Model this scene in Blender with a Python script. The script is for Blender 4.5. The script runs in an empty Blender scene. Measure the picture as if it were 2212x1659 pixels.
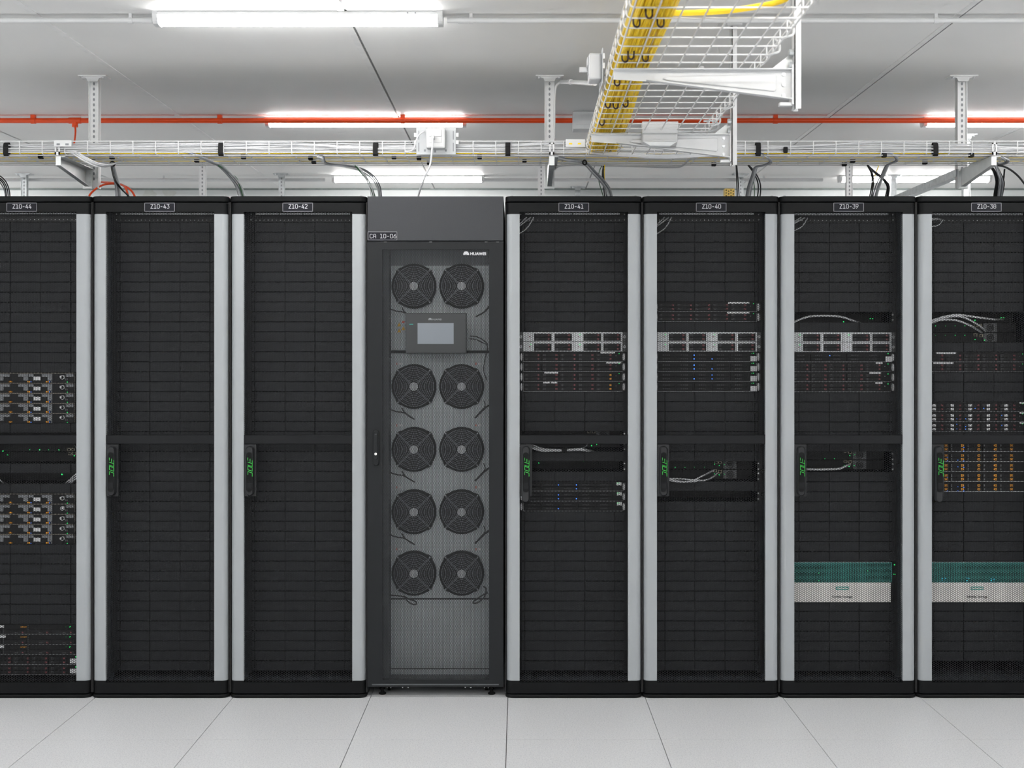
import bpy, math, random
import numpy as np
from mathutils import Vector, Matrix

random.seed(7)
SC = bpy.context.scene
COL = SC.collection

# ------------------------------------------------------------------ camera
FPX, W, H = 2707.0, 2212.0, 1659.0          # focal length in pixels of the 2212 x 1659 frame
VX, VY = 1120.0, 770.0                      # vanishing point of the depth lines
CZ, D0 = 1.489, 5.47                        # camera height, distance to the rack fronts (world y = 0)
cam = bpy.data.cameras.new('camera')
cam.sensor_width = 36.0
cam.lens = FPX / W * 36.0
cam.shift_x = -(VX - W / 2) / W
cam.shift_y = -(H / 2 - VY) / W
cam.dof.use_dof = True
cam.dof.focus_distance = D0 + 0.03
cam.dof.aperture_fstop = 4.5
cam.clip_start = 0.05
cam_o = bpy.data.objects.new('camera', cam)
cam_o.location = (0, -D0, CZ)
cam_o.rotation_euler = (math.pi / 2, 0, 0)
COL.objects.link(cam_o)
SC.camera = cam_o

# ------------------------------------------------------------------ world and exposure
wd = bpy.data.worlds.new('world')
wd.use_nodes = True
wd.node_tree.nodes['Background'].inputs[0].default_value = (0.8, 0.85, 0.9, 1)
wd.node_tree.nodes['Background'].inputs[1].default_value = 0.02
SC.world = wd
SC.view_settings.view_transform = 'Standard'
SC.view_settings.look = 'None'
SC.view_settings.gamma = 1.0
SC.view_settings.use_curve_mapping = False
SC.view_settings.exposure = 0.0
LAMP_STRENGTH = 43.0
SC.cycles.max_bounces = 6
SC.cycles.diffuse_bounces = 5
SC.cycles.glossy_bounces = 3
SC.cycles.caustics_reflective = False
SC.cycles.caustics_refractive = False

# ------------------------------------------------------------------ materials
def srgb(r, g, b):
    def f(c):
        c /= 255.0
        return c / 12.92 if c <= 0.04045 else ((c + 0.055) / 1.055) ** 2.4
    return (f(r), f(g), f(b), 1.0)

def mat(name, col, rough=0.5, metal=0.0, var=0.06, scale=30.0, emit=None, estr=0.0, spec=0.5, bump=0.0):
    m = bpy.data.materials.new(name)
    m.use_nodes = True
    nt = m.node_tree
    b = nt.nodes['Principled BSDF']
    b.inputs['Roughness'].default_value = rough
    b.inputs['Metallic'].default_value = metal
    b.inputs['Specular IOR Level'].default_value = spec
    tc = nt.nodes.new('ShaderNodeTexCoord')
    nz = nt.nodes.new('ShaderNodeTexNoise')
    nz.inputs['Scale'].default_value = scale
    nz.inputs['Detail'].default_value = 3.0
    nt.links.new(tc.outputs['Object'], nz.inputs['Vector'])
    rp = nt.nodes.new('ShaderNodeValToRGB')
    c = col
    rp.color_ramp.elements[0].position = 0.3
    rp.color_ramp.elements[1].position = 0.7
    rp.color_ramp.elements[0].color = (c[0] * (1 - var), c[1] * (1 - var), c[2] * (1 - var), 1)
    rp.color_ramp.elements[1].color = (min(1, c[0] * (1 + var)), min(1, c[1] * (1 + var)), min(1, c[2] * (1 + var)), 1)
    nt.links.new(nz.outputs['Fac'], rp.inputs['Fac'])
    nt.links.new(rp.outputs['Color'], b.inputs['Base Color'])
    if bump:
        bp = nt.nodes.new('ShaderNodeBump')
        bp.inputs['Strength'].default_value = bump
        bp.inputs['Distance'].default_value = 0.002
        nt.links.new(nz.outputs['Fac'], bp.inputs['Height'])
        nt.links.new(bp.outputs['Normal'], b.inputs['Normal'])
    if emit:
        b.inputs['Emission Color'].default_value = emit
        b.inputs['Emission Strength'].default_value = estr
    return m

M = {}
M['ceiling'] = mat('ceiling_paint', srgb(238, 238, 237), 0.55, 0, 0.02, 2.0, spec=0.25)
M['seal'] = mat('joint_sealant', srgb(128, 130, 131), 0.6, 0, 0.35, 60.0)
M['joint'] = mat('joint_strip_paint', srgb(236, 236, 236), 0.5, 0, 0.05, 20.0)
M['wall'] = mat('wall_paint', srgb(226, 229, 229), 0.6, 0, 0.03, 1.5)
M['stain'] = mat('wall_filler', srgb(214, 216, 212), 0.8, 0, 0.06, 20.0)
M['trimdark'] = mat('trim_paint', srgb(120, 130, 128), 0.5, 0, 0.2, 30.0)
M['floor'] = mat('floor_slab', srgb(205, 206, 208), 0.5, 0, 0.03, 5.0)
M['seam'] = mat('floor_seam', srgb(44, 45, 50), 0.8)
M['white'] = mat('white_powder_coat', srgb(212, 213, 214), 0.38, 0, 0.02, 30.0)
M['whitep'] = mat('white_plastic', srgb(196, 197, 198), 0.4, 0, 0.015, 30.0)
M['zplate'] = mat('socket_plate_paint', srgb(182, 185, 187), 0.45, 0, 0.03, 30.0)
M['zinc'] = mat('zinc_steel', srgb(196, 200, 202), 0.38, 0.65, 0.14, 45.0)
M['zinch'] = mat('bracket_steel', srgb(205, 208, 208), 0.4, 0.35, 0.05, 35.0)
M['hole'] = mat('hole_shadow', srgb(132, 134, 138), 0.9)
M['lamp'] = mat('lamp_diffuser', (0.9, 0.9, 0.9, 1), 0.4, 0, 0.0, 5.0, (1.0, 0.985, 0.965, 1), LAMP_STRENGTH)
M['red'] = mat('red_pipe_plastic', srgb(236, 78, 16), 0.35, 0, 0.04, 10.0)
M['orange'] = mat('orange_tube_plastic', srgb(232, 78, 26), 0.3, 0, 0.03, 10.0)
M['alu'] = mat('aluminium_strip', srgb(150, 154, 157), 0.45, 0.1, 0.015, 4.0)
M['black'] = mat('rack_black', srgb(18, 19, 20), 0.44, 0, 0.06, 60.0, spec=0.11)
M['blackbar'] = mat('crossbar_black', srgb(27, 28, 30), 0.48, 0, 0.05, 60.0, spec=0.13)
M['handle'] = mat('handle_black', srgb(36, 37, 39), 0.35, 0, 0.05, 60.0, spec=0.3)
M['mesh'] = mat('door_mesh_black', srgb(27, 28, 30), 0.5, 0, 0.05, 60.0, spec=0.15)
M['inside'] = mat('rack_interior', srgb(82, 88, 94), 0.45, 0, 0.08, 20.0)
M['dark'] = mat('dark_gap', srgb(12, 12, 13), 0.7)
M['blank'] = mat('blanking_plastic', srgb(36, 38, 41), 0.5, 0, 0.08, 30.0, spec=0.25, bump=0.15)
M['rail'] = mat('mounting_rail', srgb(30, 31, 33), 0.5)
M['srv'] = mat('server_black', srgb(18, 18, 20), 0.5, 0, 0.1, 80.0, spec=0.25)
M['drv'] = mat('drive_black', srgb(25, 25, 27), 0.45, 0, 0.1, 80.0, spec=0.3)
M['pull'] = mat('drive_pull_grey', srgb(120, 122, 125), 0.4)
M['gmark'] = mat('grey_mark', srgb(84, 86, 88), 0.5)
M['maroon'] = mat('maroon_latch', srgb(124, 66, 70), 0.4, 0, 0.1, 90.0)
M['ltorange'] = mat('orange_latch', srgb(255, 170, 52), 0.4, 0, 0.12, 150.0)
M['silver'] = mat('server_silver', srgb(222, 224, 227), 0.4, 0.1, 0.12, 160.0)
M['silverd'] = mat('server_ear_grey', srgb(98, 100, 102), 0.45, 0.3, 0.3, 160.0)
M['lever'] = mat('ear_lever_silver', srgb(230, 231, 233), 0.35, 0.1, 0.1, 120.0)
M['edge'] = mat('chassis_edge', srgb(150, 152, 154), 0.35, 0.3, 0.1, 60.0)
M['edget'] = mat('chassis_edge_tan', srgb(150, 143, 132), 0.4, 0.3, 0.15, 60.0)
M['vent'] = mat('vent_grey', srgb(140, 143, 147), 0.5, 0.2, 0.5, 260.0)
M['label'] = mat('white_label', srgb(238, 239, 241), 0.5, 0, 0.04, 200.0)
M['plate'] = mat('label_plate', srgb(26, 27, 33), 0.5, 0, 0.04, 60.0, spec=0.15)
M['print'] = mat('label_print', srgb(200, 200, 204), 0.5, 0, 0.02)
M['printg'] = mat('label_border', srgb(140, 140, 145), 0.5, 0, 0.02)
M['green'] = mat('handle_print_green', srgb(52, 186, 66), 0.5, 0, 0.03)
M['ledg'] = mat('led_green', (0.05, 0.6, 0.15, 1), 0.4, 0, 0.0, 5.0, (0.03, 0.85, 0.18, 1), 1.6)
M['ledb'] = mat('led_blue', (0.1, 0.3, 0.8, 1), 0.4, 0, 0.0, 5.0, (0.05, 0.20, 1.0, 1), 1.7)
M['ledc'] = mat('led_cyan', (0.1, 0.5, 0.8, 1), 0.4, 0, 0.0, 5.0, (0.03, 0.45, 0.8, 1), 7.0)
M['teal'] = mat('teal_bezel', srgb(64, 142, 136), 0.4, 0, 0.06, 40.0)
M['tealp'] = mat('teal_print', srgb(44, 160, 148), 0.5)
M['cream'] = mat('storage_panel', srgb(250, 247, 243), 0.5, 0, 0.02, 20.0)
M['acblk'] = mat('cooler_black', srgb(44, 46, 50), 0.42, 0, 0.05, 200.0, spec=0.35)
M['acdoor'] = mat('cooler_door_black', srgb(29, 31, 33), 0.43, 0, 0.05, 200.0, spec=0.18)
M['acmesh'] = mat('cooler_mesh', srgb(38, 40, 42), 0.45, 0, 0.04, 60.0, spec=0.25)
M['acin'] = mat('cooler_galvanised', srgb(200, 207, 210), 0.42, 0.3, 0.08, 6.0)
M['acmid'] = mat('cooler_upper_plate', srgb(128, 132, 135), 0.5, 0, 0.05, 10.0)
M['acind'] = mat('cooler_inner_frame', srgb(74, 77, 80), 0.5, 0, 0.05, 30.0)
M['fan'] = mat('fan_black', srgb(14, 14, 15), 0.5, spec=0.15)
M['guard'] = mat('fan_guard_wire', srgb(132, 134, 140), 0.35, 0.3, 0.06, 30.0)
M['hub'] = mat('fan_hub_silver', srgb(206, 208, 212), 0.35, 0.4, 0.1, 300.0)
M['bolt'] = mat('bolt_zinc', srgb(196, 198, 200), 0.35, 0.6, 0.1, 90.0)
M['panel'] = mat('display_panel', srgb(30, 33, 35), 0.35, 0, 0.02, 8.0)
M['screen'] = mat('display_screen', srgb(108, 114, 121), 0.3, 0, 0.02, 5.0)
M['warn'] = mat('warning_yellow', srgb(246, 200, 30), 0.5, 0, 0.1, 200.0)
M['cablew'] = mat('cable_white', srgb(208, 209, 212), 0.45, 0, 0.03, 30.0)
M['cableg'] = mat('cable_grey', srgb(138, 140, 143), 0.45, 0, 0.06, 30.0)
M['cablelg'] = mat('cable_light_grey', srgb(176, 178, 181), 0.45, 0, 0.06, 30.0)
M['cabledg'] = mat('cable_dark_grey', srgb(104, 106, 110), 0.45, 0, 0.06, 30.0)
M['cablek'] = mat('cable_black', srgb(26, 27, 28), 0.4, 0, 0.06, 30.0)
M['cabley'] = mat('cable_yellow', srgb(255, 216, 48), 0.45, 0, 0.10, 60.0)
M['cablegr'] = mat('cable_green', srgb(56, 92, 62), 0.45, 0, 0.1, 30.0)
M['velcro'] = mat('hook_loop_black', srgb(16, 16, 17), 0.9)
M['tie'] = mat('cable_tie_dark', srgb(46, 34, 44), 0.6)
M['gold'] = mat('gold_paint', srgb(206, 176, 92), 0.45, 0.2, 0.15, 60.0)
M['port'] = mat('port_frame', srgb(178, 170, 150), 0.4, 0.3, 0.1, 90.0)
M['boxg'] = mat('grey_box', srgb(214, 216, 218), 0.45, 0, 0.03, 30.0)

def tile_material():
    m = mat('floor_tile', srgb(214, 215, 217), 0.4, 0, 0.035, 90.0)
    nt = m.node_tree
    b = nt.nodes['Principled BSDF']
    tc = [n for n in nt.nodes if n.type == 'TEX_COORD'][0]
    n2 = nt.nodes.new('ShaderNodeTexNoise')
    n2.inputs['Scale'].default_value = 190.0
    n2.inputs['Detail'].default_value = 2.0
    nt.links.new(tc.outputs['Object'], n2.inputs['Vector'])
    r2 = nt.nodes.new('ShaderNodeValToRGB')
    r2.color_ramp.elements[0].position = 0.36
    r2.color_ramp.elements[1].position = 0.52
    r2.color_ramp.elements[0].color = (0.80, 0.81, 0.83, 1)
    r2.color_ramp.elements[1].color = (1, 1, 1, 1)
    nt.links.new(n2.outputs['Fac'], r2.inputs['Fac'])
    mx = nt.nodes.new('ShaderNodeMixRGB')
    mx.blend_type = 'MULTIPLY'
    mx.inputs['Fac'].default_value = 1.0
    src = b.inputs['Base Color'].links[0].from_socket
    nt.links.new(src, mx.inputs['Color1'])
    nt.links.new(r2.outputs['Color'], mx.inputs['Color2'])
    nt.links.new(mx.outputs['Color'], b.inputs['Base Color'])
    return m
M['tile'] = tile_material()

# ------------------------------------------------------------------ mesh helpers
class MB:
    """collects faces of one mesh (world or local coordinates)"""
    def __init__(s):
        s.v, s.f, s.mi = [], [], []
    def add(s, vs, fs, mi=0):
        o = len(s.v)
        s.v += [tuple(p) for p in vs]
        s.f += [tuple(i + o for i in f) for f in fs]
        s.mi += [mi] * len(fs)
        return s
    def box(s, x0, x1, y0, y1, z0, z1, mi=0):
        v = [(x0, y0, z0), (x1, y0, z0), (x1, y1, z0), (x0, y1, z0), (x0, y0, z1), (x1, y0, z1), (x1, y1, z1), (x0, y1, z1)]
        return s.add(v, [(0, 3, 2, 1), (4, 5, 6, 7), (0, 1, 5, 4), (1, 2, 6, 5), (2, 3, 7, 6), (3, 0, 4, 7)], mi)
    def cbox(s, x0, x1, y0, y1, z0, z1, c=0.002, mi=0):
        """box whose front (y0) face is chamfered by c"""
        v = [(x0 + c, y0, z0 + c), (x1 - c, y0, z0 + c), (x1 - c, y0, z1 - c), (x0 + c, y0, z1 - c),
             (x0, y0 + c, z0), (x1, y0 + c, z0), (x1, y0 + c, z1), (x0, y0 + c, z1),
             (x0, y1, z0), (x1, y1, z0), (x1, y1, z1), (x0, y1, z1)]
        f = [(0, 1, 2, 3), (4, 5, 1, 0), (5, 6, 2, 1), (6, 7, 3, 2), (7, 4, 0, 3),
             (8, 9, 5, 4), (9, 10, 6, 5), (10, 11, 7, 6), (11, 8, 4, 7), (9, 8, 11, 10)]
        return s.add(v, f, mi)
    def prism(s, poly, axis, a0, a1, mi=0):
        """poly: 2-D outline, extruded along axis ('x','y','z') from a0 to a1"""
        n = len(poly)
        def P(p, a):
            if axis == 'x': return (a, p[0], p[1])
            if axis == 'y': return (p[0], a, p[1])
            return (p[0], p[1], a)
        v = [P(p, a0) for p in poly] + [P(p, a1) for p in poly]
        f = [tuple(range(n)), tuple(range(2 * n - 1, n - 1, -1))]
        f += [(i, i + n, (i + 1) % n + n, (i + 1) % n) for i in range(n)]
        return s.add(v, f, mi)
    def tube(s, pts, r, n=6, mi=0, closed=False, cap=True):
        pts = [Vector(p) for p in pts]
        m = len(pts)
        rings = []
        up = None
        for i, p in enumerate(pts):
            if closed:
                t = (pts[(i + 1) % m] - pts[i - 1])
            else:
                t = (pts[min(i + 1, m - 1)] - pts[max(i - 1, 0)])
            t.normalize()
            if up is None:
                up = Vector((0, 0, 1)) if abs(t.z) < 0.9 else Vector((1, 0, 0))
            a = t.cross(up)
            if a.length < 1e-6:
                a = t.orthogonal()
            a.normalize()
            b = a.cross(t).normalized()
            up = b
            rings.append([p + (a * math.cos(2 * math.pi * k / n) + b * math.sin(2 * math.pi * k / n)) * r for k in range(n)])
        v = [q for rg in rings for q in rg]
        f = []
        last = m if closed else m - 1
        for i in range(last):
            j = (i + 1) % m
            for k in range(n):
                k2 = (k + 1) % n
                f.append((i * n + k, j * n + k, j * n + k2, i * n + k2))
        if cap and not closed:
            f.append(tuple(range(n)))
            f.append(tuple(range(m * n - 1, (m - 1) * n - 1, -1)))
        return s.add(v, f, mi)
    def cyl(s, c, r, axis, h0, h1, n=16, r2=None, mi=0):
        r2 = r if r2 is None else r2
        v = []
        for h, rr in ((h0, r), (h1, r2)):
            for k in range(n):
                a = 2 * math.pi * k / n
                u, w = rr * math.cos(a), rr * math.sin(a)
                if axis == 'x': v.append((c[0] + h, c[1] + u, c[2] + w))
                elif axis == 'y': v.append((c[0] + u, c[1] + h, c[2] + w))
                else: v.append((c[0] + u, c[1] + w, c[2] + h))
        f = [tuple(range(n)), tuple(range(2 * n - 1, n - 1, -1))]
        f += [(k, (k + 1) % n, (k + 1) % n + n, k + n) for k in range(n)]
        return s.add(v, f, mi)
    def annulus(s, c, ri, ro, y0, y1, n=24, mi=0):
        """ring in the x-z plane, from y0 to y1"""
        v = []
        for y in (y0, y1):
            for rr in (ri, ro):
                for k in range(n):
                    a = 2 * math.pi * k / n
                    v.append((c[0] + rr * math.cos(a), c[1] + y, c[2] + rr * math.sin(a)))
        f = []
        for k in range(n):
            k2 = (k + 1) % n
            f += [(k, k2, n + k2, n + k), (2 * n + k, 3 * n + k, 3 * n + k2, 2 * n + k2),
                  (n + k, n + k2, 3 * n + k2, 3 * n + k), (k, 2 * n + k, 2 * n + k2, k2)]
        return s.add(v, f, mi)
    def mesh(s, name, mats, off=(0, 0, 0), smooth=False):
        me = bpy.data.meshes.new(name)
        v = [(p[0] - off[0], p[1] - off[1], p[2] - off[2]) for p in s.v]
        me.from_pydata(v, [], s.f)
        if not isinstance(mats, (list, tuple)):
            mats = [mats]
        for m in mats:
            me.materials.append(m)
        if len(mats) > 1:
            me.polygons.foreach_set('material_index', s.mi)
        if smooth:
            me.polygons.foreach_set('use_smooth', [True] * len(me.polygons))
            try:
                me.set_sharp_from_angle(angle=math.radians(40))
            except Exception:
                pass
        me.update()
        return me

WL = {}                                      # world location of every object, by name
def put(name, data, loc=(0, 0, 0), parent=None):
    """link an object holding data at a world location"""
    o = bpy.data.objects.new(name, data)
    COL.objects.link(o)
    WL[o.name] = tuple(loc)
    if parent is not None:
        pl = WL[parent.name]
        o.parent = parent
        o.location = (loc[0] - pl[0], loc[1] - pl[1], loc[2] - pl[2])
    else:
        o.location = loc
    return o

def tag(o, label, cat, group=None, kind=None):
    o['label'] = label
    o['category'] = cat
    if group: o['group'] = group
    if kind: o['kind'] = kind
    return o

def thing(name, label, cat, loc, group=None):
    return tag(put(name, None, loc), label, cat, group)

def part(name, mb, m, parent, smooth=False, bevel=0.0, label=None):
    """a mesh given in world coordinates, as a child of parent"""
    loc = WL[parent.name]
    o = put(name, mb.mesh(name, m, loc, smooth), loc, parent)
    if bevel:
        bv = o.modifiers.new('bevel', 'BEVEL')
        bv.width = bevel
        bv.segments = 2
        bv.limit_method = 'ANGLE'
        bv.angle_limit = math.radians(50)
    if label: o['label'] = label
    return o

def single(name, mb, m, label, cat, loc, group=None, smooth=False, bevel=0.0):
    """a thing that is one mesh given in world coordinates"""
    o = put(name, mb.mesh(name, m, loc, smooth), loc)
    tag(o, label, cat, group)
    if bevel:
        bv = o.modifiers.new('bevel', 'BEVEL')
        bv.width = bevel
        bv.segments = 2
        bv.limit_method = 'ANGLE'
        bv.angle_limit = math.radians(50)
    return o

def struct(name, mb, m, loc=(0, 0, 0), label=None, cat=None):
    o = put(name, mb.mesh(name, m, loc), loc)
    o['kind'] = 'structure'
    if label: o['label'] = label
    if cat: o['category'] = cat
    return o

def dup(o, parent=None, dloc=(0, 0, 0)):
    """copy of an object and its children, moved by dloc"""
    c = o.copy()
    COL.objects.link(c)
    l = WL[o.name]
    WL[c.name] = (l[0] + dloc[0], l[1] + dloc[1], l[2] + dloc[2])
    c.parent = parent
    if parent is None:
        c.location = WL[c.name]
    for ch in list(o.children):
        dup(ch, c, dloc)
    return c

def at(px, py, s):
    """point in the room that lies s pixels-per-metre deep, seen at (px, py)"""
    return ((px - VX) / s, FPX / s - D0, CZ + (VY - py) / s)
def depth(s):
    return FPX / s - D0

def smoothpath(pts, sub=6):
    """Catmull-Rom through points"""
    p = [Vector(q) for q in pts]
    p = [p[0] * 2 - p[1]] + p + [p[-1] * 2 - p[-2]]
    out = []
    for i in range(1, len(p) - 2):
        for k in range(sub):
            t = k / sub
            a, b, c, d = p[i - 1], p[i], p[i + 1], p[i + 2]
            out.append(0.5 * ((2 * b) + (c - a) * t + (2 * a - 5 * b + 4 * c - d) * t * t + (3 * b - a - 3 * c + d) * t ** 3))
    out.append(p[-2])
    return out

def hexsheet(w, h, p, bar, thick, name, m, sx=1.0):
    """perforated sheet in x-z (front at y = 0): hexagonal holes of pitch p, centred at x = 0, z from 0 to h"""
    cx, cz = p * 0.8660254 * sx, p
    ni, nj = int(w / cx) + 2, int(h / cz) + 2
    ang = np.arange(6) * math.pi / 3
    R, r = p / math.sqrt(3), (p - bar) / math.sqrt(3)
    ox, oz = R * np.cos(ang) * sx, R * np.sin(ang)
    ix, iz = r * np.cos(ang) * sx, r * np.sin(ang)
    ii, jj = np.meshgrid(np.arange(ni), np.arange(nj), indexing='ij')
    X = (ii * cx - (ni - 1) * cx / 2).ravel()
    Z = (jj * cz + (ii % 2) * cz / 2).ravel()
    keep = (np.abs(X) < w / 2 + cx * 0.4) & (Z < h + cz * 0.4)
    X, Z = X[keep], Z[keep]
    n = len(X)
    V = np.zeros((n, 18, 3))
    V[:, 0:6, 0] = np.clip(X[:, None] + ox, -w / 2, w / 2); V[:, 0:6, 2] = np.clip(Z[:, None] + oz, 0, h)
    V[:, 6:12, 0] = np.clip(X[:, None] + ix, -w / 2, w / 2); V[:, 6:12, 2] = np.clip(Z[:, None] + iz, 0, h)
    V[:, 12:18] = V[:, 6:12]; V[:, 12:18, 1] = thick
    F = []
    for k in range(6):
        k2 = (k + 1) % 6
        F.append((k, k2, 6 + k2, 6 + k))
        F.append((6 + k, 6 + k2, 12 + k2, 12 + k))
    F = np.array(F)
    faces = (F[None] + (np.arange(n) * 18)[:, None, None]).reshape(-1, 4)
    me = bpy.data.meshes.new(name)
    me.vertices.add(n * 18)
    me.vertices.foreach_set('co', V.reshape(-1))
    nf = len(faces)
    me.loops.add(nf * 4)
    me.loops.foreach_set('vertex_index', faces.reshape(-1).astype(np.int32))
    me.polygons.add(nf)
    me.polygons.foreach_set('loop_start', np.arange(nf, dtype=np.int32) * 4)
    me.materials.append(m)
    me.update(calc_edges=True)
    return me

# stroke lettering: polylines on a 4 x 7 grid
GL = {
    'Z': [[(0, 7), (4, 7), (0, 0), (4, 0)]],
    '1': [[(0.2, 7), (2, 7), (2, 0)], [(0.2, 0), (3.8, 0)]],
    '0': [[(1, 7), (3, 7), (4, 6), (4, 1), (3, 0), (1, 0), (0, 1), (0, 6), (1, 7)]],
    '-': [[(0.8, 3), (3.2, 3)]],
    '2': [[(0, 6), (1, 7), (3, 7), (4, 6), (4, 4.5), (0, 0), (4, 0)]],
    '3': [[(0, 7), (4, 7), (2, 4.2), (3.2, 4.1), (4, 3), (4, 1), (3, 0), (1, 0), (0, 1)]],
    '4': [[(2.4, 7), (0, 1.8), (4, 1.8)], [(3, 4), (3, 0)]],
    '6': [[(3, 7), (0.6, 4), (0, 2.5), (0, 1), (1, 0), (3, 0), (4, 1), (4, 3), (3, 4), (0.8, 4)]],
    '8': [[(1, 7), (3, 7), (4, 6), (4, 4.8), (3, 3.9), (1, 3.9), (0, 4.8), (0, 6), (1, 7)], [(1, 3.9), (0, 3), (0, 1), (1, 0), (3, 0), (4, 1), (4, 3), (3, 3.9)]],
    '9': [[(1, 0), (3.4, 3), (4, 4.5), (4, 6), (3, 7), (1, 7), (0, 6), (0, 4), (1, 3), (3.2, 3)]],
    'C': [[(4, 6), (3, 7), (1, 7), (0, 6), (0, 1), (1, 0), (3, 0), (4, 1)]],
    'A': [[(0, 0), (0, 5), (1, 7), (3, 7), (4, 5), (4, 0)], [(0, 3), (4, 3)]],
}
def ribbon(mb, pts, t, y, dy=0.0008):
    for a, b in zip(pts[:-1], pts[1:]):
        dx, dz = b[0] - a[0], b[1] - a[1]
        L = math.hypot(dx, dz) or 1e-9
        ux, uz = dx / L, dz / L
        a2 = (a[0] - ux * t * 0.4, a[1] - uz * t * 0.4); b2 = (b[0] + ux * t * 0.4, b[1] + uz * t * 0.4)
        nx, nz = -uz * t / 2, ux * t / 2
        mb.prism([(a2[0] + nx, a2[1] + nz), (b2[0] + nx, b2[1] + nz), (b2[0] - nx, b2[1] - nz), (a2[0] - nx, a2[1] - nz)], 'y', y - dy, y)
def lettering(mb, txt, x0, z0, h, w, adv, t, y):
    for ch in txt:
        for pl in GL.get(ch, []):
            ribbon(mb, [(x0 + p[0] / 4 * w, z0 + p[1] / 7 * h) for p in pl], t, y)
        x0 += adv

def font(name, txt, size, loc, parent, m, offset=0.0, xscale=1.0, align='LEFT'):
    cu = bpy.data.curves.new(name, 'FONT')
    cu.body = txt
    cu.size = size
    cu.extrude = 0.0004
    cu.offset = offset
    cu.align_x = align
    cu.resolution_u = 3
    tmp = bpy.data.objects.new(name + '_curve', cu)
    COL.objects.link(tmp)
    bpy.context.view_layer.update()
    me = bpy.data.meshes.new_from_object(tmp.evaluated_get(bpy.context.evaluated_depsgraph_get()))
    bpy.data.objects.remove(tmp)
    me.transform(Matrix.Rotation(math.pi / 2, 4, 'X') @ Matrix.Diagonal((xscale, 1, 1, 1)))
    me.materials.clear()
    me.materials.append(m)
    return put(name, me, loc, parent)

# ================================================================== the room
XL, XR, YB, YF, ZC = -6.6, 6.6, depth(274), -8.6, CZ + 1.324
fm = MB().box(XL, XR, YF, YB, -0.06, -0.012)
floor = struct('floor', fm, M['seam'])
TY = [0.0 - 0.6 * k for k in range(0, 5)]          # tile rows from the rack front towards the camera
tile = MB().box(-0.2986, 0.2986, -0.2992, 0.2992, -0.012, 0.0).mesh('floor_tile', M['tile'])
X0 = (1097 - VX) / 495
for j in range(-1, 4):
    for i in range(-6, 6):
        put('floor_tile', tile, (X0 + 0.6 * i + 0.3, -0.3 - 0.6 * j, 0), floor)
# tiles further off: one sheet per side, joints in the relief
far = MB()
for i in range(-11, 11):
    for j in range(-9, 15):
        if -6 <= i < 6 and -1 <= j < 4: continue
        x, y = X0 + 0.6 * i + 0.3, -0.3 - 0.6 * j
        if XL + 0.3 < x < XR - 0.3 and YF + 0.3 < y < YB - 0.3:
            far.box(x - 0.2992, x + 0.2992, y - 0.2992, y + 0.2992, -0.012, 0.0)
o = part('far_tiles', far, M['tile'], floor)
o['kind'] = 'stuff'

# ceiling: slab above, panels below it, with joint strips
ceil = struct('ceiling', MB().box(XL, XR, YF, YB, ZC + 0.03, ZC + 0.08), M['ceiling'])
XS = [-0.662 + 1.192 * k for k in range(-5, 7)]
xs = [XL] + [x for x in XS if XL < x < XR] + [XR]
for a, b in zip(xs[:-1], xs[1:]):
    part('ceiling_panel', MB().box(a + 0.005, b - 0.005, YF, YB, ZC, ZC + 0.03), M['ceiling'], ceil)
for x in xs[1:-1]:
    part('joint_strip', MB().box(x - 0.030, x - 0.005, YF, YB, ZC - 0.0025, ZC), M['joint'], ceil)
    part('joint_sealant', MB().box(x - 0.005, x + 0.005, YF, YB, ZC + (0.0005 if -2 < x < -1.5 else 0.003), ZC + 0.03), M['joint'] if -2 < x < -1.5 else M['seal'], ceil)

wb = struct('wall_back', MB().box(XL, XR, YB, YB + 0.1, 0, ZC + 0.03), M['wall'])
for px in (323, 365):
    st = MB()
    x, y, z = at(px, 418, 274)
    st.prism([(x + (0.052 + 0.012 * math.sin(3 * a + px)) * math.cos(a), z + (0.034 + 0.008 * math.cos(2 * a + px)) * math.sin(a)) for a in [2 * math.pi * k / 20 for k in range(20)]], 'y', YB - 0.002, YB)
    part('filler_patch', st, M['stain'], wb)
struct('wall_left', MB().box(XL - 0.1, XL, YF, YB, 0, ZC + 0.03), M['wall'])
struct('wall_right', MB().box(XR, XR + 0.1, YF, YB, 0, ZC + 0.03), M['wall'])
struct('wall_front', MB().box(XL, XR, YF - 0.1, YF, 0, ZC + 0.03), M['wall'])
struct('trim_1', MB().box(XL, XR, YB - 0.014, YB, ZC - 0.012, ZC), M['trimdark'])

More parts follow.
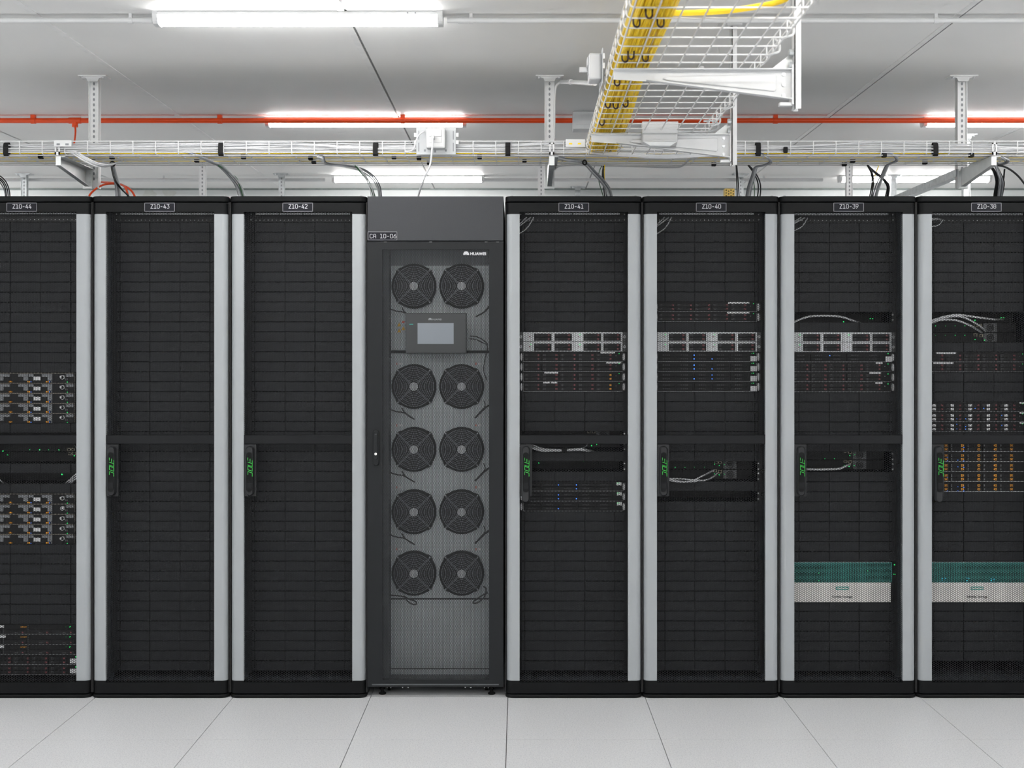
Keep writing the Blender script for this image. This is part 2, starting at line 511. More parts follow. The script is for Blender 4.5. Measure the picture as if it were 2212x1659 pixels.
# ------------------------------------------------------------------ lamps
def fixture_meshes():
    L, zt = 1.105, 0.0
    body = MB().prism([(-0.038, 0), (0.038, 0), (0.041, -0.004), (0.041, -0.013), (-0.041, -0.013), (-0.041, -0.004)], 'x', 0.012, L - 0.012)
    prof = [(-0.040, -0.013), (-0.039, -0.018), (-0.032, -0.036), (-0.025, -0.0425), (-0.015, -0.045),
            (0.015, -0.045), (0.025, -0.0425), (0.032, -0.036), (0.039, -0.018), (0.040, -0.013)]
    diff = MB().prism(prof, 'x', 0.016, L - 0.016)
    cp = [(-0.042, 0), (-0.042, -0.018), (-0.035, -0.038), (-0.027, -0.046), (-0.015, -0.0485), (0.015, -0.0485),
          (0.027, -0.046), (0.035, -0.038), (0.042, -0.018), (0.042, 0)]
    cap = MB()
    # caps flare slightly outward at the base
    cap.prism(cp, 'x', -0.002, 0.016).prism(cp, 'x', L - 0.016, L + 0.002)
    a, b = MB(), MB()
    a.prism(cp, 'x', -0.004, 0.016)
    b.prism(cp, 'x', L - 0.016, L + 0.004)
    screws = MB().cyl((0, -0.041, -0.008), 0.003, 'y', -0.001, 0.002, 10)
    return (body.mesh('lamp_body', M['white']), diff.mesh('diffuser', M['lamp'], smooth=True),
            a.mesh('end_cap', M['white']), b.mesh('end_cap', M['white']), screws.mesh('screw', M['hole']))
FX = fixture_meshes()
LROW = [depth(564) + 0.041, depth(390.5) + 0.041, depth(296) + 0.041]
LROW += [LROW[0] - 2.15, LROW[0] - 4.3, LROW[0] - 6.45]
LX = [-1.40 + 3.65 * k for k in (-1, 0, 1)]
lampn = {(0, 1): 'long ceiling lamp nearest the top edge, above the black cooling unit',
         (1, 1): 'ceiling lamp half hidden by the red pipe, left of the socket plate',
         (2, 1): 'farthest ceiling lamp, just above the tops of the middle racks',
         (1, 2): 'ceiling lamp at the right edge crossed by the red pipe',
         (2, 2): 'far ceiling lamp at the right, behind the steel tray bracket'}
def lamp(x, y, lab):
    t = thing('ceiling_lamp', lab, 'lamp', (x, y, ZC), 'ceiling lamps in rows')
    for n, me in zip(('lamp_body', 'diffuser', 'end_cap', 'end_cap'), FX[:4]):
        put(n, me, (x, y, ZC), t)
    for dx in (0.975, 1.005):
        put('screw', FX[4], (x + dx, y, ZC), t)
for r, y in enumerate(LROW):
    for c in range(3):
        if r < 3:
            lamp(LX[c] + (0.04 if r == 2 else 0) + (0.06 if (r, c) == (2, 2) else 0), y, lampn.get((r, c), 'white ceiling lamp beside the picture, outside the frame'))
    if r >= 3:                                 # unseen lamps added closer together to brighten the camera's side of the aisle
        for k in range(-3, 6):
            lamp(-1.40 + 1.46 * (k - 1), y, 'unseen white ceiling lamp added behind the camera to brighten the aisle')

# ------------------------------------------------------------------ white conduit in line with the nearest lamp
def conduit(x0, x1, y, z, r, clips, couplers, label):
    t = thing('conduit', label, 'conduit', (x0, y, z), 'white conduits in line with the lamp')
    part('pipe', MB().cyl((0, y, z), r, 'x', x0, x1, 14), M['white'], t, True)
    for x in clips:
        mb = MB().cyl((x, y, z), r + 0.003, 'x', -0.008, 0.008, 14)
        mb.box(x - 0.006, x + 0.006, y - 0.006, y + 0.006, z, ZC)
        part('clip', mb, M['white'], t)
    for x in couplers:
        part('coupler', MB().cyl((x, y, z), r + 0.002, 'x', -0.02, 0.02, 14), M['white'], t, True)
yc = LROW[0]
def cx_(px): return (px - VX) / 562
conduit(XL + 0.02, LX[1] - 0.02, yc, ZC - 0.026, 0.010, [cx_(278), cx_(-200), -4.4, -5.6], [cx_(315)], 'white conduit running left from the nearest lamp across the ceiling')
conduit(LX[1] + 1.125, LX[2] - 0.02, yc, ZC - 0.026, 0.010, [cx_(1017), cx_(1400), cx_(2026)], [cx_(1000)], 'white conduit running right from the nearest lamp across the ceiling')
yc = LROW[2]
conduit(XL + 0.02, LX[1] - 0.02, yc, ZC - 0.03, 0.012, [-2.6, -4.4], [], 'far white conduit left of the farthest lamp')
conduit(LX[1] + 1.125, LX[2] - 0.02, yc, ZC - 0.03, 0.012, [0.6, 1.8], [], 'far white conduit right of the farthest lamp')

# ------------------------------------------------------------------ red pipe
ys, zs = depth(394), CZ + (VY - 260.5) / 394
pipe = thing('red_pipe', 'bright red pipe running under the ceiling across the whole room', 'pipe', (0, ys, zs))
part('pipe', MB().cyl((0, ys, zs), 0.0138, 'x', XL, XR, 16), M['red'], pipe, True)
for px in (72, 475, 870, 1675):
    x = (px - VX) / 394
    mb = MB().cyl((x, ys, zs), 0.0175, 'x', -0.012, 0.012, 16)
    mb.box(x - 0.012, x + 0.012, ys - 0.012, ys + 0.012, zs, ZC)
    part('clip', mb, M['red'], pipe)
x = (162 - VX) / 394
mb = MB().cyl((x, ys, zs), 0.017, 'x', -0.033, 0.033, 16).cyl((x, ys, zs), 0.016, 'z', -0.036, 0.0, 16)
part('tee', mb, M['red'], pipe, True)
part('thin_red_line', MB().cyl((0, ys, ZC - 0.001), 0.001, 'x', XL, XR, 6), M['red'], pipe)  # fine red line on the ceiling, following the pipe
# orange sampling tubes
def tube_thing(name, pts, r, m, label, cat, group=None, n=8, sub=6):
    p = smoothpath(pts, sub)
    return single(name, MB().tube(p, r, n), m, label, cat, tuple(p[0]), group, True)
tube_thing('sampling_tube', [at(162, 268, 394), at(163, 285, 397), at(161, 305, 402), at(156, 340, 408), at(157, 372, 414), at(172, 388, 424), at(212, 393, 440), at(250, 396, 450), at(278, 407, 457), at(291, 424, 461), at(293, 440, 463)],
           0.005, M['orange'], 'long orange tube dropping from the red pipe tee into rack Z10-43', 'tube', 'orange sampling tubes')
tube_thing('sampling_tube', [at(190, 428, 462), at(198, 416, 460), at(215, 403, 456), at(235, 397, 452), at(262, 399, 455), at(273, 410, 459), at(278, 432, 462)],
           0.005, M['orange'], 'short orange tube arching over the join of racks Z10-44 and Z10-43', 'tube', 'orange sampling tubes')
# grey box on the red pipe
x0, y0, z1 = at(1238, 240, 400); x1 = (1296 - VX) / 400
bx = thing('junction_box', 'pale grey ceiling box that the red pipe runs into, left of the yellow cables', 'box', (x0, y0, z1))
part('box', MB().box(x0, x1, y0, y0 + 0.11, ZC - 0.095, ZC), M['boxg'], bx, bevel=0.003)
part('lid', MB().box(x0 + 0.006, x1 - 0.006, y0 - 0.004, y0, ZC - 0.072, ZC - 0.006), M['boxg'], bx)

# ------------------------------------------------------------------ hanging posts
def slot(mb, x, y, z, w, h):
    mb.prism([(x - w / 2, z - h / 2 + w / 2), (x - w / 4, z - h / 2), (x + w / 4, z - h / 2), (x + w / 2, z - h / 2 + w / 2),
              (x + w / 2, z + h / 2 - w / 2), (x + w / 4, z + h / 2), (x - w / 4, z + h / 2), (x - w / 2, z + h / 2 - w / 2)], 'y', y - 0.001, y)
def post(name, px, s, zb, w, label, m, holes=True, plate=0.066, grp='posts hanging from the ceiling', hm=None):
    x, y = (px - VX) / s, depth(s)
    t = thing(name, label, 'post', (x, y, zb), grp)
    d, th = 0.03, 0.004
    ch = MB()
    ch.box(x - w / 2, x + w / 2, y, y + th, zb, ZC - 0.006)                   # web with slots
    ch.box(x - w / 2, x - w / 2 + th, y - d * 0.25, y + d, zb, ZC - 0.006)
    ch.box(x + w / 2 - th, x + w / 2, y - d * 0.25, y + d, zb, ZC - 0.006)
    part('channel', ch, m, t)
    if holes:
        z = ZC - 0.035
        while z > zb + 0.02:
            hb = MB()
            slot(hb, x, y - 0.0005, z, 0.009, 0.014)
            part('slot', hb, hm or M['hole'], t)
            z -= 0.025
    pl = MB().prism([(x - plate, ZC), (x + plate, ZC), (x + plate, ZC - 0.003), (x + plate * 0.45, ZC - 0.012), (x + w / 2, ZC - 0.028),
                     (x - w / 2, ZC - 0.028), (x - plate * 0.45, ZC - 0.012), (x - plate, ZC - 0.003)], 'y', y - 0.02, y - 0.015)
    pl.box(x - plate, x + plate, y - 0.03, y + 0.045, ZC - 0.005, ZC)
    part('head_plate', pl, m, t)
    for q in (-1, 1):
        part('bolt', MB().cyl((x + q * plate * 0.72, y - 0.015, ZC - 0.014), 0.007, 'z', 0.0, 0.010, 8), M['bolt'], t)
    return t, x, y
TB, TF, TBK = CZ + 0.889, depth(490), depth(490) + 0.31       # main tray: floor height, front, back
SP = 457
zpost = CZ + (VY - 407) / SP
POSTS = []
for px, lab in ((203, 'white slotted post holding the tray above rack Z10-43'), (1187, 'white slotted post holding the tray above rack Z10-41'), (2078, 'white slotted post holding the tray above rack Z10-38')):
    POSTS.append(post('hanging_post', px, SP, zpost, 0.046, lab, M['white'])[1:])
for px, s, lab in ((52, 298, 'far slotted steel post above rack Z10-44'), (608, 298, 'far slotted steel post above rack Z10-42'),
                   (1600, 298, 'far slotted steel post above rack Z10-40'), (1930, 296, 'far slotted steel post above rack Z10-39, right of the white one'),
                   (2088, 362, 'far steel post with a broad head plate, right of the tray post'), (1248, 277, 'short far post under a plate at the back wall above rack Z10-41')):
    post('steel_post', px, s, 1.95, 0.04, lab, M['zinc'], s == 298, 0.055, 'far steel posts')
for px, lab in ((437, 'far white slotted post above rack Z10-43'), (1169, 'far white slotted post left of the middle tray post'), (1835, 'far white slotted post above rack Z10-39')):
    post('far_white_post', px, 330, 1.95, 0.042, lab, M['white'], True, 0.055, 'far white posts')

# ------------------------------------------------------------------ cantilever arms of the main tray
def arm_depth(x, label, toward):
    """arm from the post forward under the tray; triangular web plate"""
    yb, yf = depth(SP) - 0.008, TF + 0.005
    t = thing('tray_bracket', label, 'bracket', (x, yb, TB), 'brackets under the main tray')
    ztop, zlow_b, zlow_f = TB - 0.006, zpost + 0.005, TB - 0.046
    w = 0.020
    xs_ = x + toward * 0.01
    web = MB().prism([(yf, ztop), (yb, ztop), (yb, zlow_b), (yf, zlow_f)], 'x', xs_ - 0.0015, xs_ + 0.0015)
    part('web', web, M['zinch'], t)
    part('top_flange', MB().box(min(xs_, xs_ - toward * 2 * w), max(xs_, xs_ - toward * 2 * w), yf, yb, ztop - 0.003, ztop), M['zinch'], t)
    low = MB()
    xa, xb = min(xs_, xs_ - toward * w), max(xs_, xs_ - toward * w)
    low.add([(xa, yf, zlow_f), (xb, yf, zlow_f), (xb, yb, zlow_b), (xa, yb, zlow_b), (xa, yf, zlow_f + 0.003), (xb, yf, zlow_f + 0.003), (xb, yb, zlow_b + 0.003), (xa, yb, zlow_b + 0.003)],
            [(0, 3, 2, 1), (4, 5, 6, 7), (0, 1, 5, 4), (1, 2, 6, 5), (2, 3, 7, 6), (3, 0, 4, 7)])
    part('lower_flange', low, M['zinch'], t)
    part('front_plate', MB().box(xs_ - toward * 0.022 if toward > 0 else xs_, xs_ if toward > 0 else xs_ - toward * 0.022, yf - 0.003, yf, zlow_f, ztop), M['zinch'], t)
    bp = MB().box(x - 0.022, x + 0.022, yb - 0.012, yb - 0.001, zlow_b - 0.008, ztop)
    part('back_plate', bp, M['zinch'], t)
    for q in (0.25, 0.5, 0.75):
        part('rivet', MB().cyl((x + 0.012 * (1 if toward < 0 else -1), yb - 0.012, zlow_b + (ztop - zlow_b) * q), 0.004, 'y', -0.002, 0, 8), M['bolt'], t)
    # clamp standing at the front of the tray
    cl = MB()
    for a in (-1, 1):
        cl.box(x - toward * 0.0 + a * 0.008 - 0.003, x + a * 0.008 + 0.003, TF - 0.008, TF - 0.005, TB - 0.002, TB + 0.052)
    cl.box(x - 0.011, x + 0.011, TF - 0.008, TF - 0.005, TB + 0.046, TB + 0.053)
    cl.box(x - 0.011, x + 0.011, TF - 0.008, TF - 0.005, TB - 0.004, TB + 0.012)
    part('clamp', cl, M['white'], t)
    return t
arm_depth(POSTS[0][0] - 0.024, 'sloping steel bracket under the tray above the left end of rack Z10-43', -1)
arm_depth(POSTS[1][0] , 'steel bracket seen end-on under the tray above rack Z10-41', -1)
arm_depth(POSTS[2][0] , 'sloping steel bracket under the tray above rack Z10-38', -1)
# long strut running back from the right bracket
xa, ya, za = at(2064, 372, 452)
single('strut_rail', MB().box(xa - 0.02, xa + 0.02, depth(SP) + 0.004, depth(392), za - 0.03, za + 0.005), M['zinc'],
       'long galvanised rail running back from the post above rack Z10-38', 'rail', (xa, ya, za))

# ------------------------------------------------------------------ main cable tray
tray = thing('cable_tray', 'white wire mesh cable tray running above the whole row of racks', 'cable tray', (0, TF, TB))
WR = 0.0024
X_A, X_B = -2.95, 2.95
longw = MB().cyl((0, 0, 0), WR, 'x', X_A, X_B, 8).mesh('long_wire', M['white'], smooth=True)
for (dy, dz) in ((0, 0.060), (0, 0.0285), (0, 0.011), (0.31, 0.060), (0.31, 0.0285)):
    put('long_wire', longw, (0, TF + dy, TB + dz), tray)
for k in range(7):
    put('long_wire', longw, (0, TF + 0.012 + k * 0.286 / 6, TB), tray)
cw = MB().tube([(0, 0, 0.062), (0, 0, 0.014), (0, 0.004, 0.006), (0, 0.012, 0.0045), (0, 0.298, 0.0045), (0, 0.306, 0.006), (0, 0.31, 0.014), (0, 0.31, 0.062)], WR, 6).mesh('cross_wire', M['white'], smooth=True)
k = 0
while True:
    x = -2.9 + 0.1 * k
    if x > X_B: break
    put('cross_wire', cw, (x, TF, TB), tray)
    k += 1
# joining plates on the tray's front
def tray_plate(px0, px1, py0, py1, holes, label, hm):
    s = 491.5
    x0, y0, z1 = at(px0, py0, s); x1, _, z0 = at(px1, py1, s)
    t = thing('joint_plate', label, 'plate', (x0, y0 - 0.002, z0), 'plates joining tray lengths')
    part('plate', MB().box(x0, x1, y0 - 0.004, y0 - 0.001, z0, z1), M['white'], t, bevel=0.001)
    for (a, b, c, d) in holes:
        xa, _, zb = at(a, d, s); xb, _, zt = at(b, c, s)
        mb = MB(); mb.box(xa, xb, y0 - 0.0048, y0 - 0.004, zb, zt)
        part('slot', mb, hm, t)
    return t
tray_plate(117, 155, 303, 317, [(123, 130, 310, 314), (142, 149, 310, 314)], 'white slotted plate on the tray front above the left bracket', M['hole'])
tray_plate(1222, 1264, 301, 318, [(1229, 1236, 309, 312.5), (1248, 1255, 309, 312.5)], 'white plate on the tray front where the yellow cables arrive', M['cabley'])

# white network cables along the tray
def wob(x, a, f, ph):
    return a * math.sin(f * x + ph) + a * 0.5 * math.sin(2.3 * f * x + ph * 1.7)
NC = 26
for i in range(NC):
    a = i / NC
    y0 = TF + 0.012 + random.uniform(0.0, 0.075)
    z0 = TB + 0.012 + 0.035 * random.random() + 0.004
    am, fr, ph = random.uniform(0.003, 0.010), random.uniform(2, 5), random.uniform(0, 6)
    pts = []
    for q in range(61):
        x = X_A + 0.02 + (X_B - X_A - 0.04) * q / 60
        pts.append((x, max(y0 + wob(x, am, fr, ph), TF + 0.007), min(max(z0 + wob(x, am, fr * 0.9, ph + 2), TB + 0.011), TB + 0.057)))
    single('network_cable', MB().tube(pts, 0.0032, 6), M['cablew'], 'white network cable in the bundle lying along the front of the long tray', 'cable', pts[0],
           'white cables in the front bundle', True)
for i in range(14):
    y0 = TF + 0.03 + i * 0.0195
    am, fr, ph = random.uniform(0.001, 0.003), random.uniform(2, 5), random.uniform(0, 6)
    pts = []
    for q in range(51):
        x = X_A + 0.02 + (X_B - X_A - 0.04) * q / 50
        pts.append((x, y0 + wob(x, am, fr, ph), TB + 0.0105 + (i % 2) * 0.005 + abs(wob(x, am * 0.5, fr, ph))))
    yl = i in (0, 3, 6, 9, 12)
    single('patch_cable', MB().tube(pts, 0.0030 if yl else 0.003, 6), M['cabley'] if yl else M['cablew'],
           'thin yellow fibre cable on the floor of the long tray' if yl else 'white cable lying on the floor of the long tray', 'cable', pts[0],
           'yellow cables on the tray floor' if yl else 'white cables on the tray floor', True)

# straps
ordn = ['first', 'second', 'third', 'fourth', 'fifth', 'sixth', 'seventh', 'eighth', 'ninth', 'tenth', 'eleventh', 'twelfth', 'thirteenth', 'fourteenth', 'fifteenth', 'sixteenth', 'seventeenth', 'eighteenth', 'nineteenth', 'twentieth']
for n, px in enumerate((13, 477, 811, 1097, 1638, 2021)):
    x = (px - VX) / 490
    w = 0.011
    mb = MB()
    lo = [(TF - 0.005, TB + 0.002), (TF - 0.0065, TB + 0.01), (TF - 0.006, TB + 0.035), (TF - 0.001, TB + 0.050), (TF + 0.012, TB + 0.056), (TF + 0.022, TB + 0.050), (TF + 0.024, TB + 0.030), (TF + 0.022, TB + 0.008), (TF + 0.014, TB - 0.004), (TF + 0.004, TB - 0.005)]
    m2 = len(lo)
    v = [(x - w, p[0], p[1]) for p in lo] + [(x + w, p[0], p[1]) for p in lo]
    f = [(i, (i + 1) % m2, (i + 1) % m2 + m2, i + m2) for i in range(m2)]
    mb.add(v, f)
    o = single('cable_strap', mb, M['velcro'], '%s broad black strap from the left round the cables at the tray front' % ordn[n], 'strap', (x, TF, TB), 'broad straps on the tray front')
    sd = o.modifiers.new('thick', 'SOLIDIFY'); sd.thickness = 0.002; sd.offset = 1
n = 0
for px, py in ((88, 341), (200, 349), (242, 342), (425, 349), (526, 342), (671, 344), (678, 352), (851, 342), (905, 344), (927, 354), (1036, 342), (1133, 349), (1542, 357), (1580, 350), (1697, 325), (1824, 357), (1842, 350), (1910, 338), (1998, 353), (2098, 338)):
    H_ = TB - CZ - 0.004
    s = (VY - py) / H_
    s = min(max(s, 465), 489) if py > 330 else 490.5
    x, y = (px - VX) / s, depth(s)
    mb = MB()
    if py > 330:
        mb.box(x - 0.010, x + 0.010, y - 0.012, y + 0.012, TB - 0.008, TB + 0.016)
    else:
        mb.box(x - 0.009, x + 0.009, y - 0.006, y + 0.012, TB + 0.008, TB + 0.034)
    single('strap_end', mb, M['velcro'], '%s small black strap from the left under the floor of the long tray' % ordn[n], 'strap', (x, y, TB), 'small straps under the tray', bevel=0.003)
    n += 1

# ------------------------------------------------------------------ socket plate on the main tray
def socket_plate(o3, ux, label):
    """plate standing at point o3 (lower left); ux = unit vector of its width; faces away from n"""
    t = thing('socket_plate', label, 'socket', o3, 'power sockets on the trays')
    ux = Vector(ux); uz = Vector((0, 0, 1)); un = ux.cross(uz)          # un points out of the front
    def B(mb, a0, a1, n0, n1, c0, c1):
        O = Vector(o3)
        vs = []
        for c in (c0, c1):
            for (a, n_) in ((a0, n0), (a1, n0), (a1, n1), (a0, n1)):
                vs.append(tuple(O + ux * a + un * n_ + uz * c))
        mb.add(vs, [(0, 3, 2, 1), (4, 5, 6, 7), (0, 1, 5, 4), (1, 2, 6, 5), (2, 3, 7, 6), (3, 0, 4, 7)])
        return mb
    part('plate', B(MB(), 0.01, 0.184, 0, 0.003, 0, 0.118), M['zplate'], t, bevel=0.006)
    for a in (0.0, 0.184):
        for c in (0.046, 0.078):
            part('tab', B(MB(), a, a + 0.012, -0.004, 0.001, c, c + 0.018), M['white'], t)
    for a in (0.019, 0.171):
        for c in (0.014, 0.066):
            part('slot', B(MB(), a, a + 0.004, 0.003, 0.0037, c, c + 0.038), M['hole'], t)
    part('housing', B(MB(), 0.056, 0.14, 0.003, 0.045, 0.022, 0.112), M['whitep'], t, bevel=0.007)
    part('lid', B(MB(), 0.069, 0.124, 0.045, 0.050, 0.072, 0.102), M['whitep'], t, bevel=0.002)
    part('socket_face', B(MB(), 0.069, 0.124, 0.045, 0.047, 0.045, 0.071), M['whitep'], t, bevel=0.001)
    part('plug', B(MB(), 0.080, 0.094, 0.047, 0.075, 0.056, 0.074), M['whitep'], t, bevel=0.003)
    for a, c in ((0.05, 0.013), (0.095, 0.009), (0.142, 0.013)):
        part('rib_slot', B(MB(), a - 0.006, a + 0.002, 0.003, 0.0037, c, c + 0.010), M['hole'], t)
    return t
SX = (893 - VX) / 494
SZ = CZ + (VY - 331.5) / 494
socket_plate((SX, TF - 0.011, SZ), (1, 0, 0), 'white socket on a square plate on the front of the long tray')
tube_thing('power_cable', [(SX + 0.087, TF - 0.085, SZ + 0.062), (SX + 0.086, TF - 0.083, SZ + 0.03), at(930, 352, 497), at(920, 378, 495), at(908, 408, 488), at(902, 430, 484), at(900, 440, 482)],
           0.0042, M['cablew'], 'white power cable hanging from the socket plate to the cooling unit', 'cable')
tube_thing('feed_cable', [at(917, 284, 492), at(905, 292, 494.5), at(898, 306, 495), at(895, 318, 495), at(888, 326, 494), at(876, 327, 492)],
           0.0035, M['cablew'], 'short white cable looping from the tray into the socket plate', 'cable')

# ------------------------------------------------------------------ yellow cable tray towards the camera
YT, YT0, YT1 = CZ + 0.888, TF - 0.02, -3.6        # floor height, end at the main tray, end behind the camera's view
YXL, YW = 0.298, 0.466
YXR = YXL + YW
def tx(y): return -0.006 * (YT0 - y)              # the tray runs a hair out of square
tray2 = thing('cable_tray', 'white wire mesh tray with yellow cables, hung above the aisle', 'cable tray', (YXL, YT0, YT))
lw = MB().tube([(0, YT0, 0), (tx(YT1), YT1, 0)], WR, 8).mesh('long_wire', M['white'], smooth=True)
for dx, dz in ((0, 0.054), (0, 0.026), (YW, 0.054), (YW, 0.026)):
    put('long_wire', lw, (YXL + dx, 0, YT + dz), tray2)
for k in range(8):
    put('long_wire', lw, (YXL + 0.010 + k * (YW - 0.02) / 7, 0, YT), tray2)
cw2 = MB().tube([(0, 0, 0.056), (0, 0, 0.016), (0.003, 0, 0.008), (0.012, 0, 0.0045), (YW - 0.012, 0, 0.0045), (YW - 0.003, 0, 0.008), (YW, 0, 0.016), (YW, 0, 0.056)], WR, 6).mesh('cross_wire', M['white'], smooth=True)
y = YT0
while y > YT1:
    put('cross_wire', cw2, (YXL + tx(y), y, YT), tray2)
    y -= 0.1
# twisted wire joints on the right side of the tray
for y in (depth(560), depth(600), depth(660), depth(730), depth(770)):
    xr_ = YXR + tx(y)
    mb = MB().tube(smoothpath([(xr_ + 0.005, y, YT + 0.054), (xr_ + 0.012, y - 0.03, YT + 0.03), (xr_ + 0.008, y - 0.05, YT + 0.004), (xr_ - 0.01, y - 0.06, YT - 0.006), (xr_ - 0.02, y - 0.03, YT - 0.004)]), 0.0035, 6)
    part('joint_clip', mb, M['white'], tray2, True)

# yellow fibre cables: too many to count
yb = MB()
for i in range(150):
    u = random.random()
    x0 = YXL + 0.012 + 0.115 * u
    z0 = YT + 0.010 + random.random() * 0.04 * (1 - 0.4 * u)
    ph, am = random.uniform(0, 6), random.uniform(0.001, 0.006)
    pts = []
    for q in range(23):
        y = YT0 - 0.01 + (YT1 - YT0 + 0.05) * q / 22
        sh = tx(y) + 0.008 * math.sin(y * 1.3 + 1.0) * u
        pts.append((x0 + sh + am * math.sin(4 * y + ph), y, z0 + 0.003 * math.sin(3 * y + ph)))
    # bend into the main tray at the far end
    e = pts[0]
    bend = [(e[0] + 0.10 + random.uniform(0, 0.12), TF + 0.10 + 0.12 * random.random(), TB + 0.02 + 0.02 * random.random()), (e[0] + 0.02, TF + 0.05, TB + 0.03 + 0.015 * random.random())]
    yb.tube(bend + pts, 0.0021, 5)
o = single('yellow_cables', yb, M['cabley'], 'dense bundle of thin yellow fibre cables along the left of the hanging tray', 'cables', (YXL, YT0, YT), smooth=True)
o['kind'] = 'stuff'
yb = MB()
for i in range(12):
    c = i * 0.004
    zz_ = 0.012 + 0.004 * (i % 3)
    pts = []
    for (a_, b_) in ((1452, 24), (1500, 23), (1570, 19), (1640, 9), (1690, -3), (1725, -22)):
        b_ += i * 0.85
        pts.append(at(a_, b_, (VY - b_) / (YT - CZ + zz_)))
    yb.tube(smoothpath(pts, 4), 0.0021, 5)
o = single('yellow_branch', yb, M['cabley'], 'thin branch of yellow cables crossing the hanging tray to the right', 'cables', at(1440, 22, 860), smooth=True)
o['kind'] = 'stuff'
# dark hook-shaped ties
tie_lab = ['nearest pair of dark ties round the yellow cables', 'dark tie hooked over the wire right of the nearest tie']
for n, (px, py) in enumerate(((1375, 52), (1427, 52), (1402, 33), (1350, 128), (1363, 122), (1394, 127), (1333, 180), (1313, 228), (1330, 230), (1351, 226), (1300, 266))):
    s = (VY - py) / (YT - CZ - 0.004)
    x, y = (px - VX) / s, depth(s)
    pts = [(x + 0.009 * math.cos(a), y + 0.004 * math.cos(a), YT - 0.001 + 0.011 * math.sin(a)) for a in [math.radians(d) for d in range(175, 370, 15)]]
    pts = [(pts[0][0], y, YT + 0.012)] + pts + [(pts[-1][0], y, YT + 0.012)]
    single('cable_tie', MB().tube(pts, 0.0028, 6), M['tie'], '%s dark tie, counted from the near end, hooked round yellow cables' % ordn[n], 'cable tie', (x, y, YT), 'dark ties on the yellow cables', True)

# brackets carrying the yellow tray: arm across, post up on the right
def cross_bracket(s, lpx, rpx, label, plab):
    y = depth(s)
    xl, xr = (lpx - VX) / s, (rpx - VX) / s
    t = thing('tray_bracket', label, 'bracket', (xr, y, YT - 0.1), 'white brackets under the hanging tray')
    zt = YT - 0.008
    zr, zl = zt - 0.094, zt - 0.030
    web = MB().prism([(xl, zt), (xr, zt), (xr, zr), (xl + 0.10, zl - 0.006), (xl, zl)], 'y', y, y + 0.003)
    part('web', web, M['white'], t)
    part('top_flange', MB().box(xl, xr, y - 0.022, y, zt - 0.003, zt), M['white'], t)
    part('end_plate', MB().box(xr, xr + 0.006, y - 0.02, y + 0.024, zr - 0.016, zt + 0.012), M['white'], t)
    low = MB()
    a, b = (xl + 0.10, zl - 0.006), (xr, zr)
    low.add([(a[0], y - 0.022, a[1]), (b[0], y - 0.022, b[1]), (b[0], y, b[1]), (a[0], y, a[1]), (a[0], y - 0.022, a[1] + 0.003), (b[0], y - 0.022, b[1] + 0.003), (b[0], y, b[1] + 0.003), (a[0], y, a[1] + 0.003)],
            [(0, 3, 2, 1), (4, 5, 6, 7), (0, 1, 5, 4), (1, 2, 6, 5), (2, 3, 7, 6), (3, 0, 4, 7)])
    part('lower_flange', low, M['white'], t)
    rib = MB().prism([(xl + 0.165, zt - 0.022), (xl + 0.15, zt - 0.028), (xl + 0.165, zt - 0.034), (xr - 0.05, zr + 0.026), (xr - 0.045, zr + 0.032), (xr - 0.045, zt - 0.018), (xr - 0.055, zt - 0.014)], 'y', y - 0.006, y + 0.0)
    part('pressed_rib', rib, M['white'], t, bevel=0.003)
    for q in (0.16, 0.5, 0.84):
        part('rivet', MB().cyl((xr - 0.022, y, zr + (zt - zr) * q), 0.006, 'y', -0.004, 0, 10), M['bolt'], t)
    part('hook', MB().box(xr - 0.035, xr + 0.004, y - 0.01, y + 0.012, zr - 0.018, zr - 0.008), M['white'], t)
    part('tray_bolt', MB().cyl((xl + 0.27, y - 0.006, zt - 0.006), 0.008, 'z', 0, 0.014, 8), M['white'], t)
    # post
    p = thing('hanging_post', plab, 'post', (xr + 0.017, y, zr - 0.03), 'posts of the hanging tray')
    x0 = xr + 0.007
    ch = MB().box(x0, x0 + 0.003, y - 0.023, y + 0.023, zr - 0.03, ZC - 0.006)
    ch.box(x0, x0 + 0.020, y - 0.023, y - 0.019, zr - 0.03, ZC - 0.006).box(x0, x0 + 0.020, y + 0.019, y + 0.023, zr - 0.03, ZC - 0.006)
    part('channel', ch, M['white'], p)
    part('head_plate', MB().box(x0 - 0.05, x0 + 0.06, y - 0.06, y + 0.06, ZC - 0.006, ZC).box(x0 - 0.02, x0 + 0.04, y - 0.03, y + 0.03, ZC - 0.02, ZC - 0.006), M['white'], p)
    for q in (0.012, 0.05):
        part('clamp_bolt', MB().cyl((x0, y - 0.008, zt + q), 0.011, 'x', -0.014, 0.0, 8), M['zinc'], p)
    gus = MB().prism([(x0 - 0.07, zt), (x0, zt), (x0, zt + 0.055)], 'y', y + 0.012, y + 0.015)
    part('gusset', gus, M['zinch'], t)
cross_bracket(545, 1277, 1575, 'lower white bracket under the hanging tray, with a white box on it', 'white post right of the lower bracket of the hanging tray')
cross_bracket(704, 1325, 1708, 'upper large white bracket under the hanging tray', 'white post right of the upper bracket of the hanging tray')
cross_bracket(1150, 1453, 2080, 'nearest white bracket under the hanging tray, above the picture', 'nearest post of the hanging tray, above the picture')
